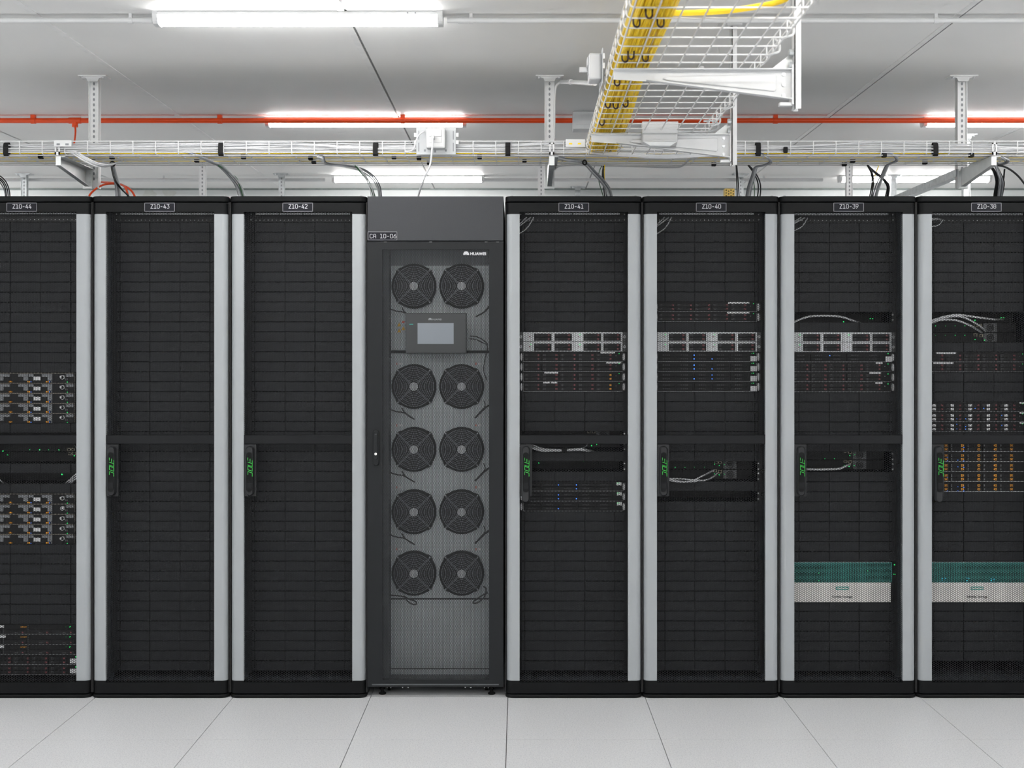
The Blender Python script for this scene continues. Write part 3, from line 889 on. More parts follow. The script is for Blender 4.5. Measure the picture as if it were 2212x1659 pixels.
# white box on the lower bracket
s = 551
x0, y0, z1 = at(1388, 264, s); x1, _, z0 = at(1464, 313, s)
jb = thing('junction_box', 'white junction box fixed to the lower bracket of the hanging tray', 'box', (x0, y0, z0))
part('box', MB().prism([(y0, z0 + 0.01), (y0, z1), (y0 + 0.05, z1), (y0 + 0.05, z0)], 'x', x0, x1), M['whitep'], jb, bevel=0.004)
part('lid', MB().box(x0 - 0.002, x1 + 0.002, y0 - 0.006, y0, z0 + 0.045, z1 + 0.002), M['whitep'], jb, bevel=0.002)
part('foot_flap', MB().prism([(x0 + 0.004, z0 + 0.012), (x1 - 0.004, z0 + 0.012), (x1 - 0.03, z0 - 0.004), (x0 + 0.03, z0 - 0.004)], 'y', y0 - 0.004, y0 + 0.03), M['boxg'], jb)
tube_thing('white_cable_loop', [at(1462, 283, 549), at(1500, 285, 545), at(1535, 283, 540), at(1552, 275, 535), at(1545, 262, 530), at(1520, 262, 528)],
           0.004, M['cablew'], 'white cable curling from the box on the lower bracket', 'cable')
# socket on the left side of the yellow tray, facing left
socket_plate((YXL - 0.016, depth(622), YT + 0.022), (0, -1, 0), 'white socket on a plate on the left side of the hanging tray')
t = thing('conduit', 'short white conduit leading from the middle post to the hanging tray socket', 'conduit', at(1205, 182, 457), 'white conduits near the trays')
p = [at(1197, 300, 457), at(1198, 215, 457), at(1200, 190, 457), at(1207, 180, 458), at(1216, 177, 460), at(1240, 177.5, 480), at(1285, 180, 560)]
part('pipe', MB().tube(smoothpath(p, 5), 0.0055, 8), M['white'], t, True)
part('sleeve', MB().tube([at(1213, 177, 460), at(1240, 177.5, 480), at(1285, 180, 560)], 0.010, 10), M['white'], t, True)
part('clip', MB().tube([at(1230, 177, 472), at(1234, 177, 476)], 0.013, 10), M['white'], t)

# ================================================================== server racks
def planprof(hw, yf, yb, r, n=6):
    """outline in plan of a bar with rounded front corners"""
    p = [(-hw, yb)]
    for k in range(n + 1):
        a = math.pi + (math.pi / 2) * k / n
        p.append((-hw + r + r * math.cos(a), yf + r + r * math.sin(a)))
    for k in range(n + 1):
        a = 1.5 * math.pi + (math.pi / 2) * k / n
        p.append((hw - r + r * math.cos(a), yf + r + r * math.sin(a)))
    p.append((hw, yb))
    return p
ZT = CZ + (VY - 424) / 495
def zz(py, s=495.0): return CZ + (VY - py) / s
Z_BAND0, Z_BAND1 = zz(462.5), zz(438.5)
Z_TOP0 = zz(436)
Z_BOT1, Z_BOT0 = zz(1470), zz(1497)
Z_PL1 = zz(1499.5)
OPW = 0.2365                                   # half width of the door opening
Z_OT, Z_OB = zz(458), zz(1473)
Z_CB1, Z_CB0 = zz(940), zz(959)

def door_band(z0, z1, zi, upper):
    """door end piece: a curved bar from z0 to z1; the middle reaches zi (edge of the opening)"""
    mb = MB()
    prof = planprof(0.294, -0.006, 0.03, 0.026)
    mb.prism(prof, 'z', z0, z1)
    return mb
RK = {}
RK['mesh_up'] = hexsheet(2 * OPW + 0.01, Z_OT - Z_CB1 + 0.008, 0.0087, 0.0015, 0.0010, 'mesh_panel', M['mesh'])
RK['mesh_lo'] = hexsheet(2 * OPW + 0.01, Z_CB0 - Z_OB + 0.008, 0.0087, 0.0015, 0.0010, 'mesh_panel', M['mesh'])
# the black end pieces: curved outer stubs plus a middle bar that ends at the opening
def endpiece(zs_, ze_, zo):
    mb = MB()
    r = 0.026
    prof = planprof(0.294, -0.006, 0.03, r)
    lo, hi = min(zs_, ze_), max(zs_, ze_)
    mb.prism(prof, 'z', lo, hi)
    return mb
top = MB().prism(planprof(0.294, -0.006, 0.03, 0.026), 'z', zz(458), Z_BAND1)
for q in (-1, 1):
    pr = [p for p in planprof(0.294, -0.006, 0.03, 0.026)]
    half = [p for p in pr if p[0] * q >= OPW]
    half = [(q * OPW, 0.03)] + half if q > 0 else half
    if q > 0:
        poly = [(OPW, 0.03), (OPW, -0.006)] + [p for p in pr if p[0] > OPW]
    else:
        poly = [p for p in pr if p[0] < -OPW] + [(-OPW, -0.006), (-OPW, 0.03)]
    top.prism(poly, 'z', Z_BAND0, zz(458))
RK['band'] = top.mesh('door_top', M['black'], smooth=True)
bot = MB().prism(planprof(0.294, -0.006, 0.03, 0.026), 'z', Z_BOT0, zz(1473.5))
for q in (-1, 1):
    pr = planprof(0.294, -0.006, 0.03, 0.026)
    poly = [(OPW, 0.03), (OPW, -0.006)] + [p for p in pr if p[0] > OPW] if q > 0 else [p for p in pr if p[0] < -OPW] + [(-OPW, -0.006), (-OPW, 0.03)]
    bot.prism(poly, 'z', zz(1473.5), Z_BOT1)
RK['bot'] = bot.mesh('door_bottom', M['black'], smooth=True)
for q, nm in ((-1, 'strip_l'), (1, 'strip_r')):
    pr = planprof(0.2935, -0.005, 0.026, 0.026, 10)
    poly = [(OPW, 0.026), (OPW, -0.0045), (OPW + 0.002, -0.005)] + [p for p in pr if p[0] > OPW + 0.003] if q > 0 else [p for p in pr if p[0] < -OPW - 0.003] + [(-OPW - 0.002, -0.005), (-OPW, -0.0045), (-OPW, 0.026)]
    RK[nm] = MB().prism(poly, 'z', Z_BOT1, Z_BAND0).mesh('side_strip', M['alu'], smooth=True)
tf = MB().prism(planprof(0.2985, -0.010, 0.10, 0.03), 'z', Z_TOP0, ZT)
RK['topf'] = tf.mesh('top_frame', M['black'], smooth=True)
pl = MB().prism(planprof(0.2985, -0.012, 0.10, 0.034), 'z', 0.0, Z_PL1)
RK['plinth'] = pl.mesh('plinth', M['black'], smooth=True)
body = MB()
body.box(-0.298, -0.288, 0.032, 1.12, Z_PL1, Z_TOP0).box(0.288, 0.298, 0.032, 1.12, Z_PL1, Z_TOP0)
body.box(-0.288, 0.288, 1.11, 1.12, Z_PL1, Z_TOP0).box(-0.298, 0.298, 0.032, 1.12, Z_PL1, 0.05)
body.box(-0.298, 0.298, 0.10, 1.12, Z_TOP0 - 0.012, Z_TOP0).box(-0.298, 0.298, 0.032, 0.10, Z_TOP0 - 0.006, Z_TOP0)
RK['body'] = body.mesh('cabinet_body', M['inside'])
RK['gap'] = MB().box(-0.30, -0.2955, 0.012, 0.031, 0.02, Z_TOP0).box(0.2955, 0.30, 0.012, 0.031, 0.02, Z_TOP0).mesh('gap_shade', M['dark'])  # dark strips filling the gap between racks, its shade given as colour
RK['cross'] = MB().cbox(-OPW, OPW, -0.002, 0.018, Z_CB0, Z_CB1, 0.0015).mesh('crossbar', M['blackbar'])
RK['topbolt'] = MB().cyl((0, 0, 0), 0.011, 'z', 0, 0.004, 12).cyl((0, 0, 0.004), 0.008, 'z', 0, 0.004, 12, 0.005).mesh('top_bolt', M['bolt'], smooth=True)

# blanking panels: one unit high, snap-on sections
def blank_mesh(lines, nm):
    mb = MB()
    e = [0.012] + lines + [0.4706]
    for a, b in zip(e[:-1], e[1:]):
        mb.cbox(-0.2413 + a + 0.0011, -0.2413 + b - 0.0011, 0.0, 0.006, -0.0428, -0.0012, 0.0012)
    mb.box(-0.2413, 0.2413, 0.006, 0.008, -0.0435, -0.0008)
    return mb.mesh(nm, M['blank'])
BL_R = blank_mesh([0.053, 0.187, 0.321, 0.455], 'blanking_panel')
BL_L = blank_mesh([0.0276, 0.1616, 0.2956, 0.4296], 'blanking_panel')

def capsule(cx, cz0, cz1, r, y0, y1, n=8):
    p = []
    for k in range(n + 1):
        a = math.pi * k / n
        p.append((cx + r * math.cos(a), cz1 - r + r * math.sin(a)))
    for k in range(n + 1):
        a = math.pi + math.pi * k / n
        p.append((cx + r * math.cos(a), cz0 + r + r * math.sin(a)))
    return p
# swivel handle; drawn where it stands in rack Z10-38 and stored relative to the rack centre
HC = 2129.5
def hx(px): return (px - HC) / 495
EGL = [[(185, 525), (185, 600)], [(250, 560), (250, 640)], [(315, 600), (315, 785), (180, 742)], [(180, 655), (315, 698)],
       [(185, 778), (185, 882), (315, 925), (315, 818), (185, 775)], [(185, 1025), (185, 935), (315, 978), (315, 1075)]]
hp = MB().box(hx(2013.5), hx(2039), -0.001, 0.016, zz(1072), zz(960))
RK['esc'] = hp.mesh('handle_plate', M['handle'])
tc_ = MB()
cxh, rh = hx(2026.5), 0.0175
def grip_mesh(zlow, lean, nm):
    """lever of the handle; lean moves its foot out of the plate and to the left"""
    prof = capsule(cxh, zz(zlow), zz(963), rh, 0, 0)
    n_ = len(prof)
    inner = capsule(cxh, zz(zlow) + 0.005, zz(963) - 0.005, rh - 0.005, 0, 0)
    def q(p, y):
        t_ = (zz(963) - p[1]) / (zz(963) - zz(zlow))
        return (p[0] - lean * 0.35 * t_, y - lean * t_, p[1])
    v = [q(p, -0.001) for p in prof] + [q(p, -0.014) for p in prof] + [q(p, -0.022) for p in inner]
    f = [(i, (i + 1) % n_, (i + 1) % n_ + n_, i + n_) for i in range(n_)] + [(i + n_, (i + 1) % n_ + n_, (i + 1) % n_ + 2 * n_, i + 2 * n_) for i in range(n_)]
    f.append(tuple(range(2 * n_, 3 * n_)))
    return MB().add(v, f).mesh(nm, M['handle'], smooth=True)
RK['grip'] = grip_mesh(1071, 0.0, 'handle_grip')
RK['grip_open'] = grip_mesh(1085, 0.006, 'handle_grip')
inl = capsule(cxh - 0.001, zz(1062), zz(976), 0.0125, 0, 0)
RK['inlay'] = MB().prism(inl, 'y', -0.0235, -0.0215).mesh('grip_inlay', M['black'])
eg = MB()
for plx in EGL:
    ribbon(eg, [(hx(2010 + a / 13.82) , zz(950 + b / 13.82)) for a, b in plx], 0.0019, -0.0236, 0.0006)
RK['egl'] = eg.mesh('handle_lettering', M['green'])
RK['latch'] = MB().box(cxh - 0.011, cxh + 0.010, -0.026, -0.0225, zz(1054), zz(1041)).box(cxh - 0.012, cxh + 0.011, -0.024, -0.0225, zz(1038.6), zz(1038)).mesh('grip_latch', M['blackbar'])

RACKS = {}
def rack(code, X, s_r, ytop, blanks, left):
    t = thing('server_rack', 'black server rack with perforated door and grey side strips, labelled %s' % code, 'server rack', (X, 0, 0), 'server racks in a row')
    L = (X, 0, 0)
    put('cabinet_body', RK['body'], L, t)
    for nm, k in (('top_frame', 'topf'), ('plinth', 'plinth')):
        o = put(nm, RK[k], L, t)
        bv = o.modifiers.new('bevel', 'BEVEL'); bv.width = 0.004; bv.segments = 2; bv.limit_method = 'ANGLE'; bv.angle_limit = math.radians(60)
    put('gap_shade', RK['gap'], L, t)
    d = put('door_frame', RK['band'], L, t); d['label'] = 'black top of the door'
    put('door_bottom', RK['bot'], L, d)
    put('side_strip', RK['strip_l'], L, d)
    put('side_strip', RK['strip_r'], L, d)
    put('crossbar', RK['cross'], L, d)
    put('mesh_panel', RK['mesh_up'], (X, 0.008, Z_CB1 - 0.003), t)
    put('mesh_panel', RK['mesh_lo'], (X, 0.008, Z_OB - 0.004), t)
    h = put('door_handle', RK['esc'], L, t)
    swung = code in ('Z10-41', 'Z10-38')               # these two levers stand slightly out
    Lh = (X, -0.006, 0) if swung else L
    put('handle_grip', RK['grip_open' if swung else 'grip'], L, h)
    put('grip_inlay', RK['inlay'], Lh, h)
    put('handle_lettering', RK['egl'], Lh, h)
    put('grip_latch', RK['latch'], Lh, h)
    for q in (-1, 1):
        put('top_bolt', RK['topbolt'], (X + q * 0.272, 0.03, ZT - 0.001), t)
    # label plate
    x0, x1, z0, z1 = X - 0.0665, X + 0.0655, zz(457.3), zz(438.6)
    lp = part('label_plate', MB().box(x0, x1, -0.0085, -0.006, z0, z1), M['plate'], t)
    b = MB(); e = 0.0019
    b.box(x0, x1, -0.0092, -0.0085, z1 - e, z1).box(x0, x1, -0.0092, -0.0085, z0, z0 + e)
    b.box(x0, x0 + e, -0.0092, -0.0085, z0, z1).box(x1 - e, x1, -0.0092, -0.0085, z0, z1)
    part('label_border', b, M['printg'], lp)
    tx = MB()
    lettering(tx, code, X - 0.0665 + 0.0275, zz(450.6), 0.0172, 0.0096, 0.01405, 0.0024, -0.0085)
    part('label_text', tx, M['print'], lp)
    # rails and equipment plane
    yr = depth(s_r)
    zt = CZ + (VY - ytop) / s_r
    rl = MB()
    for q in (-1, 1):
        a, b_ = sorted((q * 0.2285, q * 0.250))
        rl.box(X + a, X + b_, yr + 0.009, yr + 0.03, zt - 45 * 0.04445 - 0.01, zt + 0.045)
        part('mounting_rail', rl, M['rail'], t); rl = MB()
        a, b_ = sorted((q * 0.250, q * 0.288))
        part('side_filler', MB().box(X + a, X + b_, yr + 0.035, yr + 0.038, 0.05, zt + 0.06), M['inside'], t)
    for k in blanks:
        put('blanking_panel', BL_L if left else BL_R, (X, yr, zt - 0.04445 * k), t)
    # top brush strip, seen as pale segments right under the door's edge
    for q in range(4):
        xa = X - 0.212 + 0.1065 * q
        part('top_vent_strip', MB().box(xa, xa + 0.103, yr + 0.004, yr + 0.010, zt + 0.034, zt + 0.0425), M['lever'], t)
    dots = MB()
    for q in range(24):
        dots.box(X - 0.212 + q * 0.0182, X - 0.2085 + q * 0.0182, yr + 0.004, yr + 0.008, zt + 0.0085, zt + 0.0115)
    o = part('vent_screw_row', dots, M['lever'], t); o['kind'] = 'stuff'
    part('top_filler', MB().box(X - 0.2413, X + 0.2413, yr + 0.008, yr + 0.012, zt + 0.001, zt + 0.05), M['rail'], t)
    for q in (-1, 1):
        for dz in (0.012, 0.036):
            part('cage_nut', MB().cyl((X + q * 0.232, yr + 0.009, zt + dz), 0.0035, 'y', -0.002, 0, 8), M['lever'], t)
    RACKS[code] = dict(t=t, X=X, s=s_r, yr=yr, zt=zt)
    return t
RX = {'Z10-44': -2.1646, 'Z10-43': -1.5636, 'Z10-42': -0.9616, 'Z10-41': 0.2414, 'Z10-40': 0.8404, 'Z10-39': 1.4394, 'Z10-38': 2.0394}
OPEN = {'Z10-44': list(range(15, 20)) + [21, 22, 23, 25] + list(range(27, 32)) + list(range(40, 45)), 'Z10-43': [], 'Z10-42': [],
        'Z10-41': list(range(11, 17)) + [21, 22, 24, 26, 27, 28], 'Z10-40': [8, 9] + list(range(11, 17)) + [24, 25, 27],
        'Z10-39': [9] + list(range(11, 17)) + [23, 24, 34, 35, 36, 37], 'Z10-38': [9, 10, 11, 13, 14, 18, 19, 20] + list(range(22, 27)) + [34, 35, 36, 37, 44]}
for code, X in RX.items():
    s_r = 489.3 if code == 'Z10-44' else 484.5
    yt_ = 479.0 if code == 'Z10-44' else (480.8 if code in ('Z10-39', 'Z10-38') else 480.0)
    rack(code, X, s_r, yt_, [k for k in range(45) if k not in OPEN[code]], code in ('Z10-44', 'Z10-43', 'Z10-42', 'Z10-41'))

# ================================================================== servers
SH = {}
def shared(key, fn):
    if key not in SH: SH[key] = fn()
    return SH[key]
UH = 0.0435
def led(parent, loc, m='ledg', r=0.0017, dy=-0.006):
    me = shared('led' + m + str(r), lambda: MB().cyl((0, 0, 0), r, 'y', -0.0015, 0.001, 8).mesh('status_led', M[m]))
    return put('status_led', me, (loc[0], loc[1] + dy, loc[2]), parent)
def chassis(t, X, y, z, edge='edge', units=1, w0=-0.2205, w1=0.2215):
    h = 0.04445 * units - 0.001
    put('chassis', shared('chas%s%d%.4f' % (edge, units, w0), lambda: MB().box(w0, w1, 0, 0.6, -h, 0).mesh('chassis', M['srv'])), (X, y, z), t)
    put('edge_strip', shared('edge%s%d%.4f' % (edge, units, w0), lambda: MB().box(w0, w1, -0.0035, 0.0, -h - 0.0002, -h + 0.0016).box(w0, w0 + 0.0012, -0.002, 0, -h, -0.006).box(w1 - 0.0012, w1, -0.002, 0, -h, -0.006).mesh('edge_strip', M[edge])), (X, y, z), t)
def ears(t, X, y, z, kind):
    for q in (-1, 1):
        a, b = sorted((q * 0.2215, q * 0.2405))
        put('ear', shared('ear%s%d' % (kind, q), lambda: MB().box(a, b, -0.002, 0.008, -UH, -0.0006).mesh('ear', M['silverd'] if kind == 'silver' else M['drv'])), (X, y, z), t)
        if kind == 'lever':
            def mk():
                mb = MB()
                cx = q * 0.2275
                p = [(cx + 0.0042 * math.cos(k * math.pi / 8), -0.023 + 0.0165 * math.sin(k * math.pi / 8)) for k in range(16)]
                return mb.prism(p, 'y', -0.012, -0.002).mesh('ear_lever', M['lever'], smooth=True)
            put('ear_lever', shared('lev%d' % q, mk), (X, y, z), t)
            def mk2():
                cx = q * 0.2345
                p = [(cx + 0.0035 * math.cos(k * math.pi / 8), -0.023 + 0.017 * math.sin(k * math.pi / 8)) for k in range(16)]
                return MB().prism(p, 'y', -0.006, -0.002).mesh('ear_grip', M['gmark'], smooth=True)
            put('ear_grip', shared('levg%d' % q, mk2), (X, y, z), t)
        else:
            put('ear_screw', shared('ears%d' % q, lambda: MB().annulus((q * 0.231, 0, -0.022), 0.003, 0.0065, -0.006, -0.002, 12).mesh('ear_screw', M['silver'])), (X, y, z), t)
def sticker(t, x0, x1, y, z0, z1, nm='paper_label'):
    part(nm, MB().box(x0, x1, y - 0.0075, y - 0.006, z0, z1), M['label'], t)

def drive_me(w, h):
    def mk():
        mb = MB().cbox(0, w, -0.005, 0.002, -h / 2, h / 2, 0.001, 0)
        for dz in (-0.0028, 0.0028):
            mb.box(0.005, 0.0165, -0.0058, -0.005, dz - 0.0009, dz + 0.0009, 1)
        for q in range(5):
            mb.box(0.024 + q * 0.0055, 0.0265 + q * 0.0055, -0.0054, -0.005, -h * 0.3, h * 0.3, 2)
        return mb.mesh('drive', [M['drv'], M['gmark'], M['srv']])
    return shared('drive%.4f' % w, mk)
def latch_me(m, sz=0.0092):
    def mk():
        mb = MB().cbox(-sz / 2, sz / 2, -0.008, -0.004, -sz * 0.42, sz * 0.42, 0.001, 0)
        mb.box(-sz * 0.12, sz * 0.16, -0.0084, -0.008, -sz * 0.12, sz * 0.12, 1)
        return mb.mesh('latch', [M[m], M['srv'] if m == 'ltorange' else M[m]])
    return shared('latch%s%.4f' % (m, sz), mk)

def slotpos(code, k):
    r = RACKS[code]
    return r['X'], r['yr'], r['zt'] - 0.04445 * k
def new_server(code, k, label, grp, name='rack_server'):
    X, y, z = slotpos(code, k)
    return thing(name, label, 'server', (X, y, z - 0.044), grp), X, y, z

def server_a(code, k, label, grp, stickers=(), orange=(), leds=True, block=None, wl=False, blue=(), c0=-0.1528, gled=0.2065):
    """black server, five columns of two drives with maroon latches"""
    t, X, y, z = new_server(code, k, label, grp)
    chassis(t, X, y, z); ears(t, X, y, z, 'lever')
    for c in range(5):
        lx = c0 + 0.0803 * c
        for rr, dz in ((0, -0.0147), (1, -0.0315)):
            d = put('drive', drive_me(0.073, 0.0150), (X + lx - 0.064, y, z + dz), t)
            put('latch', latch_me('ltorange' if c in orange else 'maroon'), (X + lx, y, z + dz), d)
            if wl:
                part('drive_label', MB().box(X + lx - 0.043, X + lx - 0.028, y - 0.0068, y - 0.0054, z + dz - 0.005, z + dz + 0.005), M['label'], d)
    if leds:
        led(t, (X + gled, y, z - 0.008))
        part('power_button', MB().cyl((X + 0.1935, y, z - 0.0185), 0.0022, 'y', -0.004, 0, 8), M['pull'], t)
    s = RACKS[code]['s']
    for (p0, p1) in stickers:
        sticker(t, (p0 - VX) / s, (p1 - VX) / s, y, z - 0.0075, z - 0.0005)
    if block:
        sticker(t, (block[0] - VX) / s, (block[1] - VX) / s, y, z - 0.036, z - 0.016)
    for (px, dz) in blue:
        led(t, ((px - VX) / s, y, z + dz), 'ledb')
    return t

def server_b(code, k, label, grp, gl=(1,)):
    """silver double server with four dark bays"""
    t, X, y, z = new_server(code, k, label, grp)
    chassis(t, X, y, z); ears(t, X, y, z, 'silver')
    o = lambda px: (px - VX) / 484.5 - 0.2414          # offsets read off rack Z10-41
    def face():
        mb = MB()
        bays = [(1154, 1191.5), (1197.5, 1235), (1260, 1298), (1303.5, 1341)]
        xs_ = [o(1130)]
        for a, b in bays: xs_ += [o(a), o(b)]
        xs_ += [o(1344.5)]
        for i in range(0, len(xs_), 2):
            mb.box(xs_[i], xs_[i + 1], -0.006, 0, -UH + 0.001, -0.001)
        for a, b in bays:
            mb.box(o(a), o(b), -0.006, 0, -0.0075, -0.001).box(o(a), o(b), -0.006, 0, -UH + 0.001, -UH + 0.0035)
        return mb.mesh('face_plate', M['silver'])
    put('face_plate', shared('bface', face), (X, y, z), t)
    for a, b in ((1154, 1191.5), (1197.5, 1235), (1260, 1298), (1303.5, 1341)):
        w = o(b) - o(a)
        for dz in (-0.0155, -0.0322):
            d = put('drive', drive_me(w - 0.002, 0.0150), (X + o(a) + 0.001, y, z + dz), t)
            put('latch', latch_me('maroon'), (X + o(b) - 0.013, y, z + dz), d)
    for q, px in ((0, 1144), (1, 1250)):
        part('power_button', MB().cyl((X + o(px), y, z - 0.022), 0.0026, 'y', -0.007, 0, 8), M['maroon'], t)
        if q in gl: led(t, (X + o(px + 2.5), y, z - 0.012), 'ledg', 0.0017, -0.0068)
    sep = MB()
    for px in (1151, 1194.5, 1238, 1241.5, 1300.5):
        for q in range(7):
            zc = z - 0.005 - q * 0.0055
            sep.box(X + o(px) - 0.0008, X + o(px) + 0.0008, y - 0.0065, y - 0.006, zc - 0.0016, zc + 0.0010)
    s_ = part('vent_holes', sep, M['srv'], t); s_['kind'] = 'stuff'
    return t

def server_c(code, k, label, grp, blue=(), lab=None, greens=(0.199, 0.2065)):
    """black server with dark round vents and blue activity lights"""
    t, X, y, z = new_server(code, k, label, grp)
    chassis(t, X, y, z); ears(t, X, y, z, 'lever')
    def bay():
        mb = MB().cbox(0, 0.073, -0.005, 0.002, -0.0075, 0.0075, 0.001, 0)
        for q in range(4):
            mb.annulus((0.022 + q * 0.0085, 0, 0.0004), 0.0018, 0.0028, -0.0056, -0.005, 8, 1)
        return mb.mesh('drive', [M['srv'], M['gmark']])
    for c in range(5):
        lx = -0.1528 + 0.0803 * c
        for dz in (-0.0147, -0.0315):
            put('drive', shared('cbay', bay), (X + lx - 0.064, y, z + dz), t)
    s = RACKS[code]['s']
    for (px, r) in blue:
        led(t, ((px - VX) / s, y, z + (-0.0147, -0.0315)[r]), 'ledb', 0.0026)
    for g in greens:
        led(t, (X + g, y, z - 0.0065))
    if lab:
        sticker(t, (lab[0] - VX) / s, (lab[1] - VX) / s, y, z - lab[3] * 0.001, z - lab[2] * 0.001)
    return t

def server_d(code, k, label, grp, knob=0):
    """twin server with grey vents, orange tabs and a round knob"""
    t, X, y, z = new_server(code, k, label, grp)
    s = RACKS[code]['s']
    wr = (163 - VX) / s - X
    put('chassis', shared('dch', lambda: MB().box(-0.2205, wr, 0, 0.6, -UH, 0).mesh('chassis', M['srv'])), (X, y, z), t)
    put('edge_strip', shared('dedge', lambda: MB().box(-0.2205, wr - 0.006, -0.004, 0, -0.003, -0.0006).box(wr - 0.002, wr, -0.004, 0, -UH + 0.004, 0).mesh('edge_strip', M['edget'])), (X, y, z), t)
    def P(x0, x1, a, b, d=-0.004):                 # pixel columns, heights below the top in mm
        return ((x0 - VX) / s, (x1 - VX) / s, y + d, y, z - b * 0.001, z - a * 0.001)
    for vv in ([(-40, -18, 6, 18), (-28, -18, 6, 34)], [(0, 22, 6, 17), (-3, 8, 6, 34)], [(40, 61, 6, 17), (51, 61, 6, 34)], [(63, 73, 6, 17)], [(91, 113, 6, 18), (103, 113, 6, 34)], [(143, 160, 6, 18)]):
        mb = MB()
        mb.box(*P(*vv[0]))
        if len(vv) > 1: mb.box(*P(vv[1][0], vv[1][1], 18, 34))
        part('vent_panel', mb, M['vent'], t)
    part('paper_label', MB().box(*P(73, 88, 17, 33, -0.0055)), M['label'], t)
    for px in (-17, 23.3, 62.8, 102.8):
        part('release_tab', MB().cbox(*P(px - 3, px + 3, 36, 42.5, -0.007)), M['ltorange'], t)
    for px in (68, 108):
        led(t, ((px - VX) / s, y, z - 0.040), 'ledb', 0.0019)
    part('key_mark', MB().box(*P(111, 113, 36, 43)), M['pull'], t)
    kc = ((136 - VX) / s, y, z - 0.020)
    kn = part('knob', MB().annulus(kc, 0.0075, 0.0092, -0.010, 0, 18), M['lever'], t)
    part('knob_cap', MB().cyl((kc[0] - 0.006 + (0.010 if knob else 0), y, kc[2] + 0.002), 0.0048, 'y', -0.014, 0, 12, 0.003), M['lever'], kn, True)
    part('button_pair', MB().box(*P(142, 143, 25, 33)).box(*P(145, 146, 25, 33)), M['pull'], t)
    led(t, ((146.5 - VX) / s, y, z - 0.041))
    return t

def server_e(code, k, label, grp, blue=()):
    """black storage server with rows of orange latches"""
    t, X, y, z = new_server(code, k, label, grp)
    chassis(t, X, y, z, 'silver'); ears(t, X, y, z, 'lever')
    s = RACKS[code]['s']
    def bay():
        mb = MB().cbox(0, 0.069, -0.005, 0.002, -0.0078, 0.0078, 0.001, 0)
        mb.cbox(0.005, 0.0095, -0.008, -0.005, -0.005, 0.006, 0.001, 1)
        for q in range(8):
            for w in range(2):
                mb.box(0.016 + q * 0.0046, 0.0190 + q * 0.0046, -0.0054, -0.005, -0.005 + w * 0.006, -0.001 + w * 0.006, 2)
        return mb.mesh('drive', [M['drv'], M['pull'], M['srv']])
    for c in range(6):
        lx = (2007.3 + 35.3 * c - VX) / s
        for dz in (-0.0165, -0.0330):
            d = put('drive', shared('ebay', bay), (lx - 0.055, y, z + dz), t)
            put('latch', latch_me('ltorange', 0.0125), (lx, y, z + dz + 0.001), d)
    for (px, dz) in blue:
        led(t, ((px - VX) / s, y, z + dz), 'ledb', 0.0017)
    return t

def server_f(code, k, label, grp):
    t, X, y, z = new_server(code, k, label, grp)
    chassis(t, X, y, z); ears(t, X, y, z, 'lever')
    s = RACKS[code]['s']
    def P(x0, x1, a, b, d=-0.004):
        return ((x0 - VX) / s, (x1 - VX) / s, y + d, y, z - b * 0.001, z - a * 0.001)
    for p0 in (-46, 8, 61, 112):
        d = part('drive', MB().cbox(*P(p0, p0 + 50, 22, 41)), M['drv'], t)
        part('pull', MB().box(*P(p0 + 23, p0 + 32, 34, 37, -0.005)), M['gmark'], d)
        part('latch', MB().box(*P(p0 + 40, p0 + 44, 31, 38, -0.005)), M['maroon'], d)
    part('service_tag', MB().box(*P(45, 58, 9, 11.5)), M['ltorange'], t)
    part('paper_label', MB().box(*P(-18, 9 if k != 41 else 13, 3, 13, -0.006)), M['label'], t)
    part('bay_line', MB().box(*P(61, 61.6, 2, 42)).box(*P(8, 8.6, 2, 42)), M['gmark'], t)
    led(t, ((152 - VX) / s, y, z - 0.0085), 'ledg', 0.0026)
    led(t, ((144 - VX) / s, y, z - 0.0085), 'ledg', 0.0008)
    return t

# --- rack Z10-41
g = 'servers in rack Z10-41'
server_b('Z10-41', 11, 'silver twin server with four dark bays in rack Z10-41, upper of two', g, (1,))
server_b('Z10-41', 12, 'silver twin server with four dark bays in rack Z10-41, lower of two', g, (0, 1))
server_a('Z10-41', 13, 'black server in rack Z10-41 with a white label, directly under silver servers', g, [(1297, 1328)])
server_a('Z10-41', 14, 'black server in rack Z10-41 with a white label at its far right end', g, [(1309, 1341.5)])
server_a('Z10-41', 15, 'black server in rack Z10-41 with orange latches, upper of two', g, [(1175.5, 1206)], (4,))
server_a('Z10-41', 16, 'black server in rack Z10-41 with orange latches, lower of two', g, [(1173.5, 1187.5), (1190, 1203.5)], (4,))
server_c('Z10-41', 26, 'black server with blue lights in rack Z10-41 beside the handle, top of three', g, [(1206, 0), (1245, 0), (1245, 1)], (1331, 1342, 3, 17))
server_c('Z10-41', 27, 'black server with blue lights in rack Z10-41 beside the handle, middle of three', g, [(1206, 0), (1206, 1), (1245, 1)], (1332, 1342.5, 3, 17))
server_c('Z10-41', 28, 'black server with one blue light in rack Z10-41, bottom of three', g, [(1206, 1)], (1332, 1343, 3, 17))
